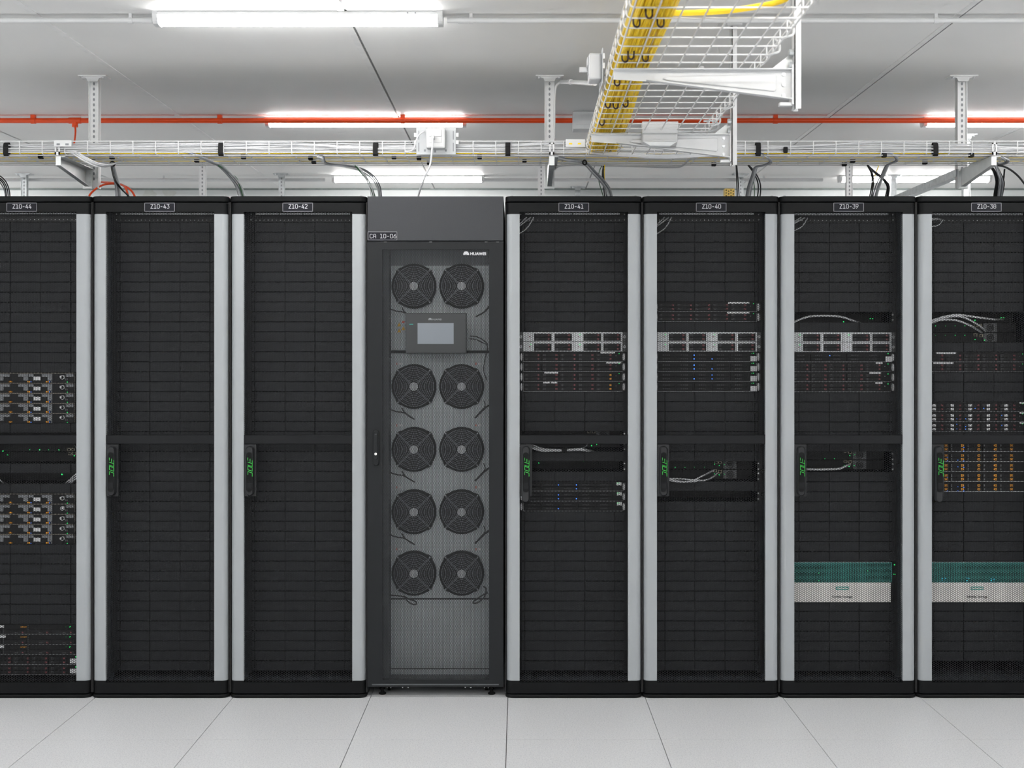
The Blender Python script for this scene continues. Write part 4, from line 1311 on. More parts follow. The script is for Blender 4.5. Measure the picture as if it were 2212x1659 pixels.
# --- rack Z10-40
g = 'servers in rack Z10-40'
server_a('Z10-40', 8, 'black server with maroon latches in rack Z10-40, topmost server there', g, [(1572, 1618)])
server_a('Z10-40', 9, 'black server with maroon latches in rack Z10-40, second from the top', g, [(1570, 1618)])
server_b('Z10-40', 11, 'silver twin server with four dark bays in rack Z10-40, upper of two', g, (0, 1))
server_b('Z10-40', 12, 'silver twin server with four dark bays in rack Z10-40, lower of two', g, (0, 1))
bl = {13: [(1499, 0), (1499, 1), (1538, 1)], 14: [(1499, 0), (1499, 1), (1538, 1)], 15: [(1499, 1), (1538, 0), (1538, 1)], 16: []}
for k, w in zip((13, 14, 15, 16), ('top of four', 'second of four', 'third of four', 'bottom of four')):
    server_c('Z10-40', k, 'black server with round vents under silver servers in rack Z10-40, %s' % w, g, bl[k], (1620.5, 1634, 19, 41))
# --- rack Z10-39
g = 'servers in rack Z10-39'
server_b('Z10-39', 11, 'silver twin server with four dark bays in rack Z10-39, upper of two', g, (0, 1))
server_b('Z10-39', 12, 'silver twin server with four dark bays in rack Z10-39, lower of two', g, (0,))
server_c('Z10-39', 13, 'black server with faint blue lights under silver servers in rack Z10-39', g, [(1792, 0)], (1911.5, 1926.5, 19, 42), (0.2065,))
for k, w, st in ((14, 'first of three', (1891, 1905.5)), (15, 'second of three', (1877.5, 1902)), (16, 'third of three', (1889.5, 1905.5))):
    server_a('Z10-39', k, 'black server with maroon latches in rack Z10-39, %s' % w, g, [st])
# --- rack Z10-38
g = 'servers in rack Z10-38'
server_a('Z10-38', 13, 'black server with maroon latches in rack Z10-38, upper of two', g, [(2021, 2064)])
server_a('Z10-38', 14, 'black server with maroon latches in rack Z10-38, lower of two', g, [(2015, 2058)])
for k, w, b in ((18, 'top', [(2105, -0.028), (2124, -0.028)]), (19, 'middle', [(2163, -0.0147), (2066, -0.030), (2085, -0.030)]), (20, 'bottom', [(2066, -0.010), (2066, -0.030), (2085, -0.020), (2163, -0.0147), (2085, -0.032)])):
    server_a('Z10-38', k, 'black server with white labels on its drives in rack Z10-38, %s of three' % w, g, [(2201, 2214)], wl=True, blue=b)
for k, w, b in ((22, 'first', [(2081, -0.024), (2081, -0.040)]), (23, 'second', [(2045.5, -0.024), (2045.5, -0.040), (2068, -0.036), (2081, -0.040)]), (24, 'third', [(2068, -0.022), (2081, -0.024)]),
                (25, 'fourth', [(2045.5, -0.024)]), (26, 'fifth', [(2045.5, -0.040), (2068, -0.022), (2068, -0.040), (2081, -0.024), (2081, -0.040)])):
    server_e('Z10-38', k, 'black storage server with orange latches right of the handle, %s from the top' % w, g, b)
# --- rack Z10-44
g = 'servers in rack Z10-44'
for i in range(5):
    server_d('Z10-44', 15 + i, 'server with orange tabs and a knob in rack Z10-44, upper stack, %s from top' % ordn[i], g)
    server_d('Z10-44', 27 + i, 'server with orange tabs and a knob in rack Z10-44, lower stack, %s from top' % ordn[i], g, 1 if i == 1 else 0)
for i in range(3):
    server_f('Z10-44', 40 + i, 'black server with a bright green light at the foot of rack Z10-44, %s from top' % ordn[i], g)
for i, w in ((43, 'upper'), (44, 'lower')):
    server_a('Z10-44', i, 'black server with a white block label at the foot of rack Z10-44, %s of two' % w, g, block=(152, 166), gled=0.2005 + 0.012, c0=-0.160)

# ------------------------------------------------------------------ white storage units with a teal grille
tealm = hexsheet(0.444, 0.0885, 0.0068, 0.0022, 0.004, 'grille', M['teal'], 1.28)
def storage(code, label, blue):
    X, y, z = slotpos(code, 34)
    z -= 0.002
    t = thing('storage_unit', label, 'storage unit', (X, y, z - 0.178), 'white storage units')
    xl, xr = -0.222, 0.222
    part('chassis', MB().box(X + xl, X + xr, y + 0.004, y + 0.6, z - 0.177, z), M['srv'], t)
    fr = MB().box(X + xl, X + xr, y - 0.012, y + 0.004, z - 0.005, z).box(X + xl, X + xl + 0.004, y - 0.012, y + 0.004, z - 0.089, z - 0.005).box(X + xr - 0.004, X + xr, y - 0.012, y + 0.004, z - 0.089, z - 0.005)
    part('bezel_frame', fr, M['teal'], t)
    part('top_edge', MB().box(X + xl, X + xr - 0.006, y - 0.012, y + 0.004, z, z + 0.002), M['edge'], t)
    put('grille', tealm, (X, y - 0.010, z - 0.089), t)
    wp = part('white_panel', MB().cbox(X + xl, X + xr - 0.004, y - 0.013, y + 0.004, z - 0.177, z - 0.0895, 0.0015), M['cream'], t)
    # logo frame
    s = 484.5
    cx = X + 0.0005
    lf = MB(); w, h, e = 0.0285, 0.0068, 0.0034
    zc = z - 0.1145
    lf.box(cx - w, cx + w, y - 0.0142, y - 0.013, zc + h - e, zc + h).box(cx - w, cx + w, y - 0.0142, y - 0.013, zc - h, zc - h + e)
    lf.box(cx - w, cx - w + e, y - 0.0142, y - 0.013, zc - h, zc + h).box(cx + w - e, cx + w, y - 0.0142, y - 0.013, zc - h, zc + h)
    part('logo_frame', lf, M['tealp'], wp)
    font('panel_text', 'Nimble Storage', 0.0145, (cx, y - 0.0135, z - 0.157), wp, M['dark'], 0.0002, 1.0, 'CENTER')
    for q, (px_, dz) in enumerate(blue):
        led(t, (X + px_, y + 0.004, z + dz), 'ledc' if code == 'Z10-38' else 'ledg', 0.0024 if code == 'Z10-38' else 0.0014, -0.001)
    part('ear', MB().box(X + 0.2225, X + 0.241, y - 0.001, y + 0.006, z - 0.177, z), M['srv'], t)
    if code == 'Z10-39':
        led(t, (X + 0.236, y, z - 0.012), 'ledg', 0.0030, -0.002)
        led(t, (X + 0.233, y, z - 0.054), 'ledg', 0.0014, -0.002); led(t, (X + 0.239, y, z - 0.054), 'ledg', 0.0014, -0.002)
storage('Z10-39', 'white storage unit with a teal grille in rack Z10-39, green lights beside it', [(-0.21, -0.04), (-0.21, -0.085), (-0.10, -0.012), (-0.10, -0.05), (-0.10, -0.084), (0.01, -0.04), (0.01, -0.07), (0.118, -0.04), (0.118, -0.052)])
storage('Z10-38', 'white storage unit with a teal grille and blue glow at the right edge', [(-0.149, -0.075), (-0.149, -0.083), (-0.134, -0.072), (-0.134, -0.083), (-0.04, -0.073), (-0.04, -0.083), (-0.028, -0.075), (0.07, -0.075), (0.07, -0.083), (0.08, -0.078)])

# ------------------------------------------------------------------ switches and small appliances, set back behind the panels
def switch(code, k, fanpx, ports, leds, label, back=0.10, fan=True, h=0.0425):
    X, y, z = slotpos(code, k)
    y += back
    s = FPX / (y + D0)
    t = thing('network_switch', label, 'switch', (X, y, z - 0.044), 'switches set back in the racks')
    part('chassis', MB().box(X - 0.219, X + 0.219, y, y + 0.35, z - h, z - 0.001), M['srv'], t)
    if fan:
        fx = (fanpx - VX) / s
        fp = part('power_supply', MB().box(fx - 0.030, fx + 0.030, y - 0.006, y, z - h + 0.002, z - 0.002), M['silverd'], t)
        part('fan_ring', MB().annulus((fx, y, z - 0.022), 0.013, 0.016, -0.010, -0.006, 20).annulus((fx, y, z - 0.022), 0.004, 0.009, -0.010, -0.006, 14), M['srv'], fp)
    for (px, dz) in ports:
        x = (px - VX) / s
        mb = MB().box(x - 0.008, x + 0.008, y - 0.008, y, z + dz - 0.0065, z + dz - 0.0045).box(x - 0.008, x + 0.008, y - 0.008, y, z + dz + 0.0045, z + dz + 0.0065)
        mb.box(x - 0.008, x - 0.006, y - 0.008, y, z + dz - 0.0045, z + dz + 0.0045).box(x + 0.006, x + 0.008, y - 0.008, y, z + dz - 0.0045, z + dz + 0.0045)
        part('port', mb, M['port'], t)
    for (px, dz, r) in leds:
        led(t, ((px - VX) / s, y, z + dz), 'ledg', r, -0.008)
    return t
switch('Z10-40', 24, 1576.5, [(1555, -0.012), (1547, -0.012)], [(1553, -0.026, 0.0024), (1542.5, -0.020, 0.0018), (1564, -0.022, 0.0016), (1458, -0.034, 0.0014), (1479, -0.034, 0.0014), (1500, -0.034, 0.0014), (1521, -0.034, 0.0014)], 'dark switch with a round fan in rack Z10-40, upper of two')
switch('Z10-40', 25, 1576.5, [(1555, -0.010), (1544.5, -0.006)], [(1553, -0.024, 0.0024), (1542.5, -0.019, 0.002), (1564, -0.021, 0.0018)], 'dark switch with a round fan in rack Z10-40, lower of two')
switch('Z10-39', 23, 1856, [(1836, -0.010), (1826, -0.004)], [(1834.5, -0.024, 0.0022), (1845, -0.02, 0.0018), (1781, -0.038, 0.0014), (1801.5, -0.038, 0.0014)], 'dark switch with a round fan in rack Z10-39, upper of two')
switch('Z10-39', 24, 1856, [(1836, -0.009), (1825.5, -0.006)], [(1833.5, -0.029, 0.0026), (1823, -0.024, 0.0018), (1844.5, -0.025, 0.002)], 'dark switch with a round fan in rack Z10-39, lower of two')
switch('Z10-38', 10, 2137.7, [(2107, -0.010), (2116, -0.012)], [(2019.5, -0.014, 0.0014), (2041, -0.014, 0.0014), (2062, -0.014, 0.0014), (2083, -0.014, 0.0014), (2125.5, -0.034, 0.0022)], 'dark switch with a round fan in rack Z10-38, upper of two')
switch('Z10-38', 11, 2137.7, [(2106, -0.010), (2118, -0.014)], [(2019.5, -0.012, 0.0014), (2041, -0.012, 0.0014), (2062, -0.012, 0.0014), (2083, -0.012, 0.0014), (2125.5, -0.034, 0.0022), (2104.5, -0.032, 0.0022)], 'dark switch with a round fan in rack Z10-38, lower of two')
switch('Z10-38', 9, 2137, [(2164, -0.025)], [(2104.5, -0.032, 0.0030), (2161, -0.020, 0.0020), (2167, -0.020, 0.0020)], 'dark appliance with paired green lights in rack Z10-38', 0.14, False)
switch('Z10-39', 9, 1850, [], [(1821.5, -0.038, 0.0028), (1878.5, -0.024, 0.0022), (1884, -0.024, 0.0022)], 'dark appliance behind a white cable at the top of rack Z10-39', 0.14, False)
switch('Z10-41', 21, 1302, [(1272, -0.006), (1282, -0.006)], [(1278, -0.030, 0.001)], 'dark switch behind the crossbar of rack Z10-41')
switch('Z10-41', 22, 1310, [], [(1277.5, -0.026, 0.0030), (1288.5, -0.021, 0.0024)], 'dark switch just under the crossbar of rack Z10-41', 0.12, False, 0.034)
switch('Z10-41', 24, 1262, [], [(1164, -0.018, 0.0022), (1260, -0.0065, 0.0034)], 'dark appliance with green lights beside the handle of rack Z10-41', 0.14, False)
switch('Z10-40', 27, 1540, [], [(1539, -0.003, 0.0028), (1575.5, -0.010, 0.0016)], 'dark appliance low in rack Z10-40, beside the handle', 0.14, False)
switch('Z10-44', 21, 40, [], [(0, -0.02, 0.003)], 'dark appliance just above the crossbar of rack Z10-44', 0.10, False)
switch('Z10-44', 22, 160, [(158, -0.034), (150, -0.034)], [(66, -0.035, 0.0014), (87, -0.035, 0.0022), (107, -0.035, 0.0014), (129, -0.035, 0.0022), (8, -0.041, 0.003)], 'dark switch just under the crossbar of rack Z10-44', 0.09, False)
switch('Z10-44', 23, 160, [(152, -0.008), (161, -0.008)], [(18, -0.014, 0.0024), (162, -0.018, 0.0026)], 'second dark switch under the crossbar of rack Z10-44', 0.09, False)
switch('Z10-44', 25, 135, [], [(135, -0.016, 0.0032)], 'dark appliance with one green light between panels of rack Z10-44', 0.13, False)
# metal brackets with pale marks at the right of open slots
for code, k, n in (('Z10-41', 21, 2), ('Z10-41', 24, 1), ('Z10-40', 24, 2), ('Z10-40', 27, 1), ('Z10-39', 9, 1), ('Z10-39', 23, 2)):
    X, y, z = slotpos(code, k)
    for q in range(n):
        for dz in (-0.010, -0.034):
            part('cage_nut', MB().cyl((X + 0.231, y + 0.009, z - 0.04445 * q + dz), 0.004, 'y', -0.002, 0, 8), M['lever'], RACKS[code]['t'])

# ------------------------------------------------------------------ patch cables inside the racks
def rc(name, pts, s, label, r=0.0033, m='cablew', grp='patch cables inside the racks'):
    return tube_thing(name, [at(a, b, s + (c[0] if c else 0)) for a, b, *c in pts], r, M[m], label, 'cable', grp)
S0 = 488.0
for i, (dy, lab) in enumerate(((0, 'upper'), (4.5, 'middle'), (7.5, 'lower'))):
    rc('patch_cable', [(1112, 954 + dy), (1148, 961 + dy), (1172, 969 + dy * 0.7), (1195, 971 + dy * 0.4), (1214, 971.5 + dy * 0.35), (1228, 971 + dy * 0.3), (1250, 969.5 + dy * 0.4), (1266, 971 + dy * 0.4), (1283, 975 + dy * 0.2, -12)], S0, '%s of three white cables under the crossbar of rack Z10-41' % lab)
single('cable_strap', MB().cyl(at(1219, 972.5, S0), 0.012, 'x', -0.011, 0.011, 12), M['velcro'], 'black strap round the white cables in rack Z10-41', 'strap', at(1219, 972, S0))
rc('patch_cable', [(1252, 969), (1263, 966), (1269, 960), (1272, 950, -10)], S0, 'thin cable rising behind the crossbar of rack Z10-41', 0.0025, 'cableg')
for code, x0, ln in (('Z10-41', 1120, 1), ('Z10-40', 1418, 1), ('Z10-39', 1715, 0.9), ('Z10-38', 2013, 0.75)):
    for i, (a, b, lab) in enumerate((((-4, 490), (18, 469), 'left'), ((-4, 493), (27, 469), 'middle'), ((-4, 508), (33, 469), 'right'))):
        yy = 0 if code in ('Z10-41', 'Z10-40') else (-8 if code == 'Z10-39' else -18)
        b_ = (x0 + b[0] * ln, b[1] + (3 if code == 'Z10-38' else 0) + i * (1 if yy else 0))
        a_ = (x0 + a[0], max(a[1] + yy, 472 + i * 2))
        mid = ((a_[0] + b_[0]) / 2 + 4 * (i == 2), (a_[1] + b_[1]) / 2 + 4 * (i == 2))
        rc('patch_cable', [a_, mid, b_], S0 - 1, '%s of three pale cables in the top corner of rack %s' % (lab, code), 0.0026, 'cablew')
rc('patch_cable', [(1430, 1033), (1445, 1035.5), (1471, 1040), (1493, 1039), (1520, 1027), (1543, 1015, -8)], S0, 'white cable curving up to the upper switch port in rack Z10-40')
rc('patch_cable', [(1430, 1033), (1445, 1034), (1474, 1034.5), (1518, 1038), (1540, 1030, -4), (1550, 1022, -10)], S0, 'white cable curving up to the lower switch port in rack Z10-40')
rc('patch_cable', [(1430, 1037), (1445, 1038), (1470, 1041), (1500, 1040), (1512, 1037)], S0, 'short white cable beside the handle of rack Z10-40')
rc('patch_cable', [(1706, 701), (1715.5, 695.5), (1745, 684.5), (1781, 682), (1817, 684.5), (1848, 694.5, -6), (1862, 699, -16)], S0, 'white cable arching across the open slot at the top of rack Z10-39', 0.0042)
rc('patch_cable', [(1732, 1014), (1743, 1013.6), (1770, 1014.3), (1809, 1013), (1824, 1008.5), (1837, 1003, -10)], S0, 'white cable beside the handle of rack Z10-39', 0.0045)
rc('patch_cable', [(2004, 698), (2014, 692), (2042, 683.5), (2070, 680), (2107, 685), (2147, 690, -6), (2166, 690, -16)], S0, 'uppermost white cable arching in the open slot of rack Z10-38', 0.0042)
rc('patch_cable', [(2004, 700), (2014, 694.5), (2040, 686), (2075, 684), (2105, 697), (2122, 709, -6), (2129, 719, -14)], S0, 'middle white cable arching in the open slot of rack Z10-38', 0.0042)
rc('patch_cable', [(2004, 702), (2014, 697), (2035, 691), (2065, 692), (2095, 703), (2112, 713, -6), (2124, 720, -14)], S0, 'lowest white cable arching in the open slot of rack Z10-38', 0.0042)
S4 = 491.0
for i, lab in enumerate(('upper', 'middle', 'lower')):
    rc('patch_cable', [(142 + i * 5, 1044, -4), (154 + i * 2, 1033 + i * 3), (168, 1021 + i * 5), (176, 1012 + i * 5)], S4, '%s of three pale cables at the right of rack Z10-44' % lab, 0.003)
rc('patch_cable', [(-8, 1030), (0, 1037), (7, 1044, -4)], S4, 'pale cable at the left edge of rack Z10-44', 0.003)
rc('patch_cable', [(158, 958, -3), (164, 966), (172, 976)], S4, 'thin grey cable under the crossbar of rack Z10-44', 0.0022, 'cableg')
for code, pts, lab in (('Z10-40', [(1618, 1031, -10), (1635, 1022, -6), (1652, 1012)], 'thin black cable at the right of rack Z10-40'),
                       ('Z10-40', [(1628, 1085, -10), (1640, 1072, -6), (1652, 1062)], 'black cable low at the right of rack Z10-40'),
                       ('Z10-39', [(1930, 690, -10), (1942, 683, -4), (1952, 675)], 'black cable at the upper right of rack Z10-39'),
                       ('Z10-39', [(1926, 1010, -10), (1938, 1003, -4), (1952, 993)], 'black cable at the lower right of rack Z10-39')):
    rc('power_lead', pts, S0, lab, 0.005, 'cablek', 'black leads inside the racks')

# ================================================================== cooling unit CA 10-06
AX0, AX1 = (793.6 - VX) / 495, (1087.4 - VX) / 495
AC_ = ((AX0 + AX1) / 2, 0, 0)
ac = thing('cooling_unit', 'black cooling unit with ten fans behind a perforated door, between the racks', 'cooling unit', AC_)
A_DT, A_DB = zz(523.5), zz(1484)
OX0, OX1, OZ0, OZ1 = (826 - VX) / 495, (1056.5 - VX) / 495, zz(1468), zz(539)
cab = MB()
cab.box(AX0, AX0 + 0.012, 0.02, 1.1, 0.045, ZT - 0.002).box(AX1 - 0.012, AX1, 0.02, 1.1, 0.045, ZT - 0.002)
cab.box(AX0 + 0.012, AX1 - 0.012, 1.09, 1.1, 0.045, ZT - 0.002).box(AX0 + 0.012, AX1 - 0.012, 0.02, 1.1, 0.045, 0.06).box(AX0 + 0.012, AX1 - 0.012, 0.02, 1.1, ZT - 0.014, ZT - 0.002)
cab.box(AX0 + 0.012, AX1 - 0.012, 0.021, 0.024, A_DT - 0.01, ZT - 0.014)
part('cabinet', cab, M['acind'], ac)
part('top_panel', MB().cbox(AX0, AX1, 0.0, 0.02, zz(520), ZT, 0.0015), M['acblk'], ac)
dr = MB()
dr.box(AX0, OX0, -0.002, 0.02, A_DB, A_DT).box(OX1, AX1, -0.002, 0.02, A_DB, A_DT)
dr.box(OX0, OX1, -0.002, 0.02, OZ1, A_DT).box(OX0, OX1, -0.002, 0.02, A_DB, OZ0)
door = part('door', dr, M['acdoor'], ac)
for px in (832, 930, 1050, 1075):
    part('hinge_pin', MB().box((px - 3 - VX) / 495, (px + 3 - VX) / 495, 0.003, 0.012, zz(523.2), zz(521.5)), M['pull'], ac)
acm = hexsheet(OX1 - OX0 + 0.012, OZ1 - OZ0 + 0.008, 0.00618, 0.0018, 0.0010, 'mesh_panel', M['acmesh'])
put('mesh_panel', acm, ((OX0 + OX1) / 2, 0.0, OZ0 - 0.004), door)
part('kick_plate', MB().box(AX0 + 0.02, AX1 - 0.02, -0.0035, -0.002, zz(1480), zz(1477)), M['acind'], door)
# maker's mark on the door and on the display
def flower(cx, cz, r, y, parent, m):
    mb = MB()
    for a in (-78, -52, -28, -9, 9, 28, 52, 78):
        t_ = math.radians(a)
        dx, dz = math.sin(t_), math.cos(t_)
        nx, nz = dz, -dx
        b = (cx + dx * r * 0.16, cz - r * 0.38 + dz * r * 0.1)
        L = r * (1.25 if abs(a) < 40 else (1.15 if abs(a) < 60 else 0.95))
        w = r * 0.17
        mb.prism([b, (b[0] + dx * L * 0.55 + nx * w * 0.9, b[1] + dz * L * 0.55 + nz * w * 0.9), (b[0] + dx * L * 0.85 + nx * w, b[1] + dz * L * 0.85 + nz * w), (b[0] + dx * L, b[1] + dz * L),
                  (b[0] + dx * L * 0.85 - nx * w, b[1] + dz * L * 0.85 - nz * w), (b[0] + dx * L * 0.55 - nx * w * 0.9, b[1] + dz * L * 0.55 - nz * w * 0.9)], 'y', y - 0.0008, y)
    return part('logo_flower', mb, m, parent)
lx, _, lz = at(1007, 548.5, 495)
flower(lx, lz, 0.0125, -0.0028, door, M['print'])
font('logo_text', 'HUAWEI', 0.0172, (at(1015.5, 551, 495)[0], -0.0032, zz(551)), door, M['print'], 0.0006, 1.05)
# label plate
x0, x1, z0, z1 = at(794.5, 0, 495)[0], at(858, 0, 495)[0], zz(519), zz(500.5)
lp = part('label_plate', MB().box(x0, x1, -0.003, 0.0, z0, z1), M['plate'], ac)
b = MB(); e = 0.0019
b.box(x0, x1, -0.0038, -0.003, z1 - e, z1).box(x0, x1, -0.0038, -0.003, z0, z0 + e).box(x0, x0 + e, -0.0038, -0.003, z0, z1).box(x1 - e, x1, -0.0038, -0.003, z0, z1)
part('label_border', b, M['printg'], lp)
tx = MB()
lettering(tx, 'CA 10-06', at(799.5, 0, 495)[0], zz(514.3), 0.0172, 0.0100, 0.01475, 0.0022, -0.003)
part('label_text', tx, M['print'], lp)
# door handle
hcx = at(812.5, 0, 495)[0]
hb = part('handle', MB().prism(capsule(hcx, zz(1006), zz(928), 0.0135, 0, 0), 'y', -0.010, -0.002), M['acdoor'], door, bevel=0.004)
hb['label'] = 'slim black swing handle with a white lock'
part('handle_lever', MB().prism(capsule(hcx, zz(992), zz(933), 0.0085, 0, 0), 'y', -0.018, -0.010), M['acdoor'], hb, bevel=0.002)
part('lock_face', MB().cyl((hcx, -0.018, zz(980)), 0.0055, 'y', -0.002, 0.0, 14), M['cream'], hb)
part('key_slot', MB().box(hcx - 0.0009, hcx + 0.0009, -0.0206, -0.020, zz(981), zz(979)), M['dark'], hb)
part('handle_mark', MB().box(hcx - 0.004, hcx + 0.004, -0.0186, -0.018, zz(938), zz(937.4)), M['pull'], hb)
# inside: plates
SI = 480.0
yi = depth(SI)
def ix(px): return (px - VX) / SI
def iz(py): return CZ + (VY - py) / SI
part('upper_plate', MB().box(ix(845), AX1 - 0.02, yi + 0.004, yi + 0.006, iz(575), iz(540)), M['acmid'], ac)
part('fan_plate', MB().box(ix(845), AX1 - 0.02, yi, yi + 0.003, iz(757), iz(574)), M['acin'], ac)
part('fan_plate', MB().box(ix(845), AX1 - 0.02, yi, yi + 0.003, iz(1292), iz(763)), M['acin'], ac)
part('coil_cover', MB().box(ix(845), AX1 - 0.02, yi - 0.004, yi, iz(1443), iz(1295)), M['acin'], ac)
part('lower_rail', MB().box(ix(835), AX1 - 0.02, yi - 0.006, yi - 0.002, iz(1470), iz(1445)), M['acin'], ac)
part('cross_rail', MB().box(ix(828), AX1 - 0.02, yi - 0.02, yi, iz(762), iz(757)), M['fan'], ac)
part('inner_post', MB().box(AX0 + 0.03, ix(845), yi - 0.11, yi, 0.06, A_DT), M['acind'], ac)
part('inner_post', MB().box(ix(1058), AX1 - 0.012, yi - 0.02, yi - 0.012, 0.06, A_DT), M['acind'], ac)
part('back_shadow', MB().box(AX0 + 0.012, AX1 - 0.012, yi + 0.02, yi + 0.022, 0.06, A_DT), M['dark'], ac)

def fan_proto():
    R = 0.1005
    sh = MB()
    n = 48
    # shroud outline: circle with four corner lugs
    out = []
    for k in range(n * 2):
        a = 2 * math.pi * k / (n * 2)
        d = min(abs(((math.degrees(a) - 45) % 90)), 90 - ((math.degrees(a) - 45) % 90))
        out.append(R if d > 9 else R * (1.06 - 0.004 * d))
    N = n * 2
    v, f = [], []
    for (rr, y) in ((0.090, -0.022), (None, -0.018), (None, 0.0)):
        for k in range(N):
            a = 2 * math.pi * k / N
            r_ = rr if rr else out[k]
            v.append((r_ * math.cos(a), y, r_ * math.sin(a)))
    for q in range(2):
        for k in range(N):
            f.append((q * N + k, q * N + (k + 1) % N, (q + 1) * N + (k + 1) % N, (q + 1) * N + k))
    sh.add(v, f)
    sh.cyl((0, 0, 0), 0.090, 'y', -0.003, -0.001, 32)
    shroud = sh.mesh('fan', M['fan'], smooth=True)
    gd = MB()
    for k in range(9):
        r_ = 0.026 + k * 0.0078
        gd.tube([(r_ * math.cos(2 * math.pi * q / 40), -0.026 + 0.006 * (r_ / 0.09) ** 2 - 0.004, r_ * math.sin(2 * math.pi * q / 40)) for q in range(40)], 0.0014, 5, closed=True)
    for a in (45, 135, 225, 315):
        c, s_ = math.cos(math.radians(a)), math.sin(math.radians(a))
        for o in (-0.0018, 0.0018):
            gd.tube([(0.018 * c - o * s_, -0.031, 0.018 * s_ + o * c), (0.100 * c - o * s_, -0.024, 0.100 * s_ + o * c)], 0.0013, 5)
    guard = gd.mesh('guard', M['guard'], smooth=True)
    hub = MB().cyl((0, 0, 0), 0.0190, 'y', -0.032, -0.026, 24).mesh('hub', M['hub'], smooth=True)
    bl = MB()
    for k in range(7):
        a0 = 2 * math.pi * k / 7
        pts = []
        for (r_, da, y) in ((0.03, 0, -0.016), (0.055, 0.12, -0.018), (0.084, 0.28, -0.018), (0.084, 0.95, -0.006), (0.055, 0.72, -0.006), (0.03, 0.55, -0.006)):
            pts.append((r_ * math.cos(a0 + da), y, r_ * math.sin(a0 + da)))
        pb = [(p[0], p[1] + 0.0015, p[2]) for p in pts]
        bl.add(pts + pb, [(0, 1, 4, 5), (1, 2, 3, 4), (6, 11, 10, 7), (7, 10, 9, 8), (0, 6, 7, 1), (1, 7, 8, 2), (2, 8, 9, 3), (3, 9, 10, 4), (4, 10, 11, 5), (5, 11, 6, 0)])
    blades = bl.mesh('blades', M['fan'])
    bolt = MB().cyl((0, 0, 0), 0.0038, 'y', -0.024, -0.018, 8).mesh('bolt', M['bolt'])
    return shroud, guard, hub, blades, bolt
FAN = fan_proto()
FANPOS = [(px, py) for py in (618, 835, 971, 1106, 1239) for px in (894, 997)]
SF = 482.0
for px, py in FANPOS:
    c = ((px - VX) / SF, yi, CZ + (VY - py) / SF)
    fo = put('fan', FAN[0], c, ac)
    put('guard', FAN[1], c, fo); put('hub', FAN[2], c, fo); put('blades', FAN[3], c, fo)
    for a in (45, 135, 225, 315):
        put('bolt', FAN[4], (c[0] + 0.101 * math.cos(math.radians(a)), c[1], c[2] + 0.101 * math.sin(math.radians(a))), fo)
# fan leads and small marks
def lead(pts, r=0.0032):
    part('fan_lead', MB().tube(smoothpath([at(a, b, 484.0) for a, b in pts], 5), r, 6), M['cablek'], ac, True)
for i, py in enumerate((618, 835, 971, 1106)):
    lead([(826, py + 34), (836, py + 46), (856, py + 54), (873, py + 57), (896, py + 71)])
    lead([(868, py + 46), (874, py + 56), (884, py + 64), (896, py + 71)])
    if i:
        lead([(1056, py + 40), (1044, py + 50), (1026, py + 68)], 0.0045)
        lead([(1045, py + 30), (1048, py + 42), (1036, py + 56)], 0.0024)
    else:
        lead([(1058, py + 42), (1046, py + 56), (1028, py + 66)], 0.0045)
lead([(834, 1282), (846, 1286), (868, 1288), (884, 1294), (898, 1300), (899, 1305), (890, 1305), (880, 1298), (873, 1287)])
lead([(1054, 1280), (1042, 1286), (1027, 1296), (1022, 1302), (1028, 1303), (1040, 1296), (1048, 1286), (1050, 1272), (1044, 1266)])
lead([(1015, 726), (1028, 727), (1042, 733), (1054, 744)], 0.0028)
lead([(1014, 732), (1026, 733), (1040, 739), (1053, 748), (1048, 775), (1045, 800), (1052, 822)], 0.0024)
for py in (786, 919, 1053, 1187):
    for px in (857, 1028):
        part('warning_mark', MB().box((px - 0.8 - VX) / 481, (px + 0.8 - VX) / 481, yi - 0.0015, yi, CZ + (VY - py - 2.5) / 481, CZ + (VY - py + 2.5) / 481), M['orange'], ac)
        part('tag_mark', MB().box((px + 4 - VX) / 481, (px + 11 - VX) / 481, yi - 0.0015, yi, CZ + (VY - py - 2) / 481, CZ + (VY - py + 2) / 481), M['label'], ac)
for px, py in ((862, 701), (862, 714), (871, 709)):
    x, _, z = at(px, py, 481)
    part('warning_triangle', MB().prism([(x - 0.009, z - 0.008), (x + 0.009, z - 0.008), (x, z + 0.009)], 'y', yi - 0.0015, yi), M['warn'], ac)
x, _, z = at(871, 695.5, 481)
part('warning_strip', MB().box(x - 0.006, x + 0.006, yi - 0.0015, yi, z - 0.004, z + 0.004), M['red'], ac)
# display
x0, x1, z0, z1 = at(875.5, 0, 497)[0], at(1007.5, 0, 497)[0], zz(763.5, 497), zz(676, 497)
dp = part('display', MB().cbox(x0, x1, -0.022, 0.0, z0, z1, 0.003), M['panel'], ac)
part('display_bezel', MB().box(x0 + 0.008, x1 - 0.008, -0.0228, -0.022, z0 + 0.008, z1 - 0.008), M['panel'], dp)
part('screen', MB().box(at(902, 0, 497)[0], at(980, 0, 497)[0], -0.0236, -0.0228, zz(743, 497), zz(698, 497)), M['screen'], dp)
part('status_bar', MB().box(at(884, 0, 497)[0], at(892.5, 0, 497)[0], -0.0236, -0.0228, zz(701, 497), zz(699.8, 497)), M['tealp'], dp)
x, _, z = at(929, 690, 497)
flower(x, z, 0.0075, -0.0228, dp, M['pull'])
font('display_text', 'HUAWEI', 0.0098, (at(934, 0, 497)[0], -0.0234, zz(691.6, 497)), dp, M['pull'], 0.0002, 1.05)
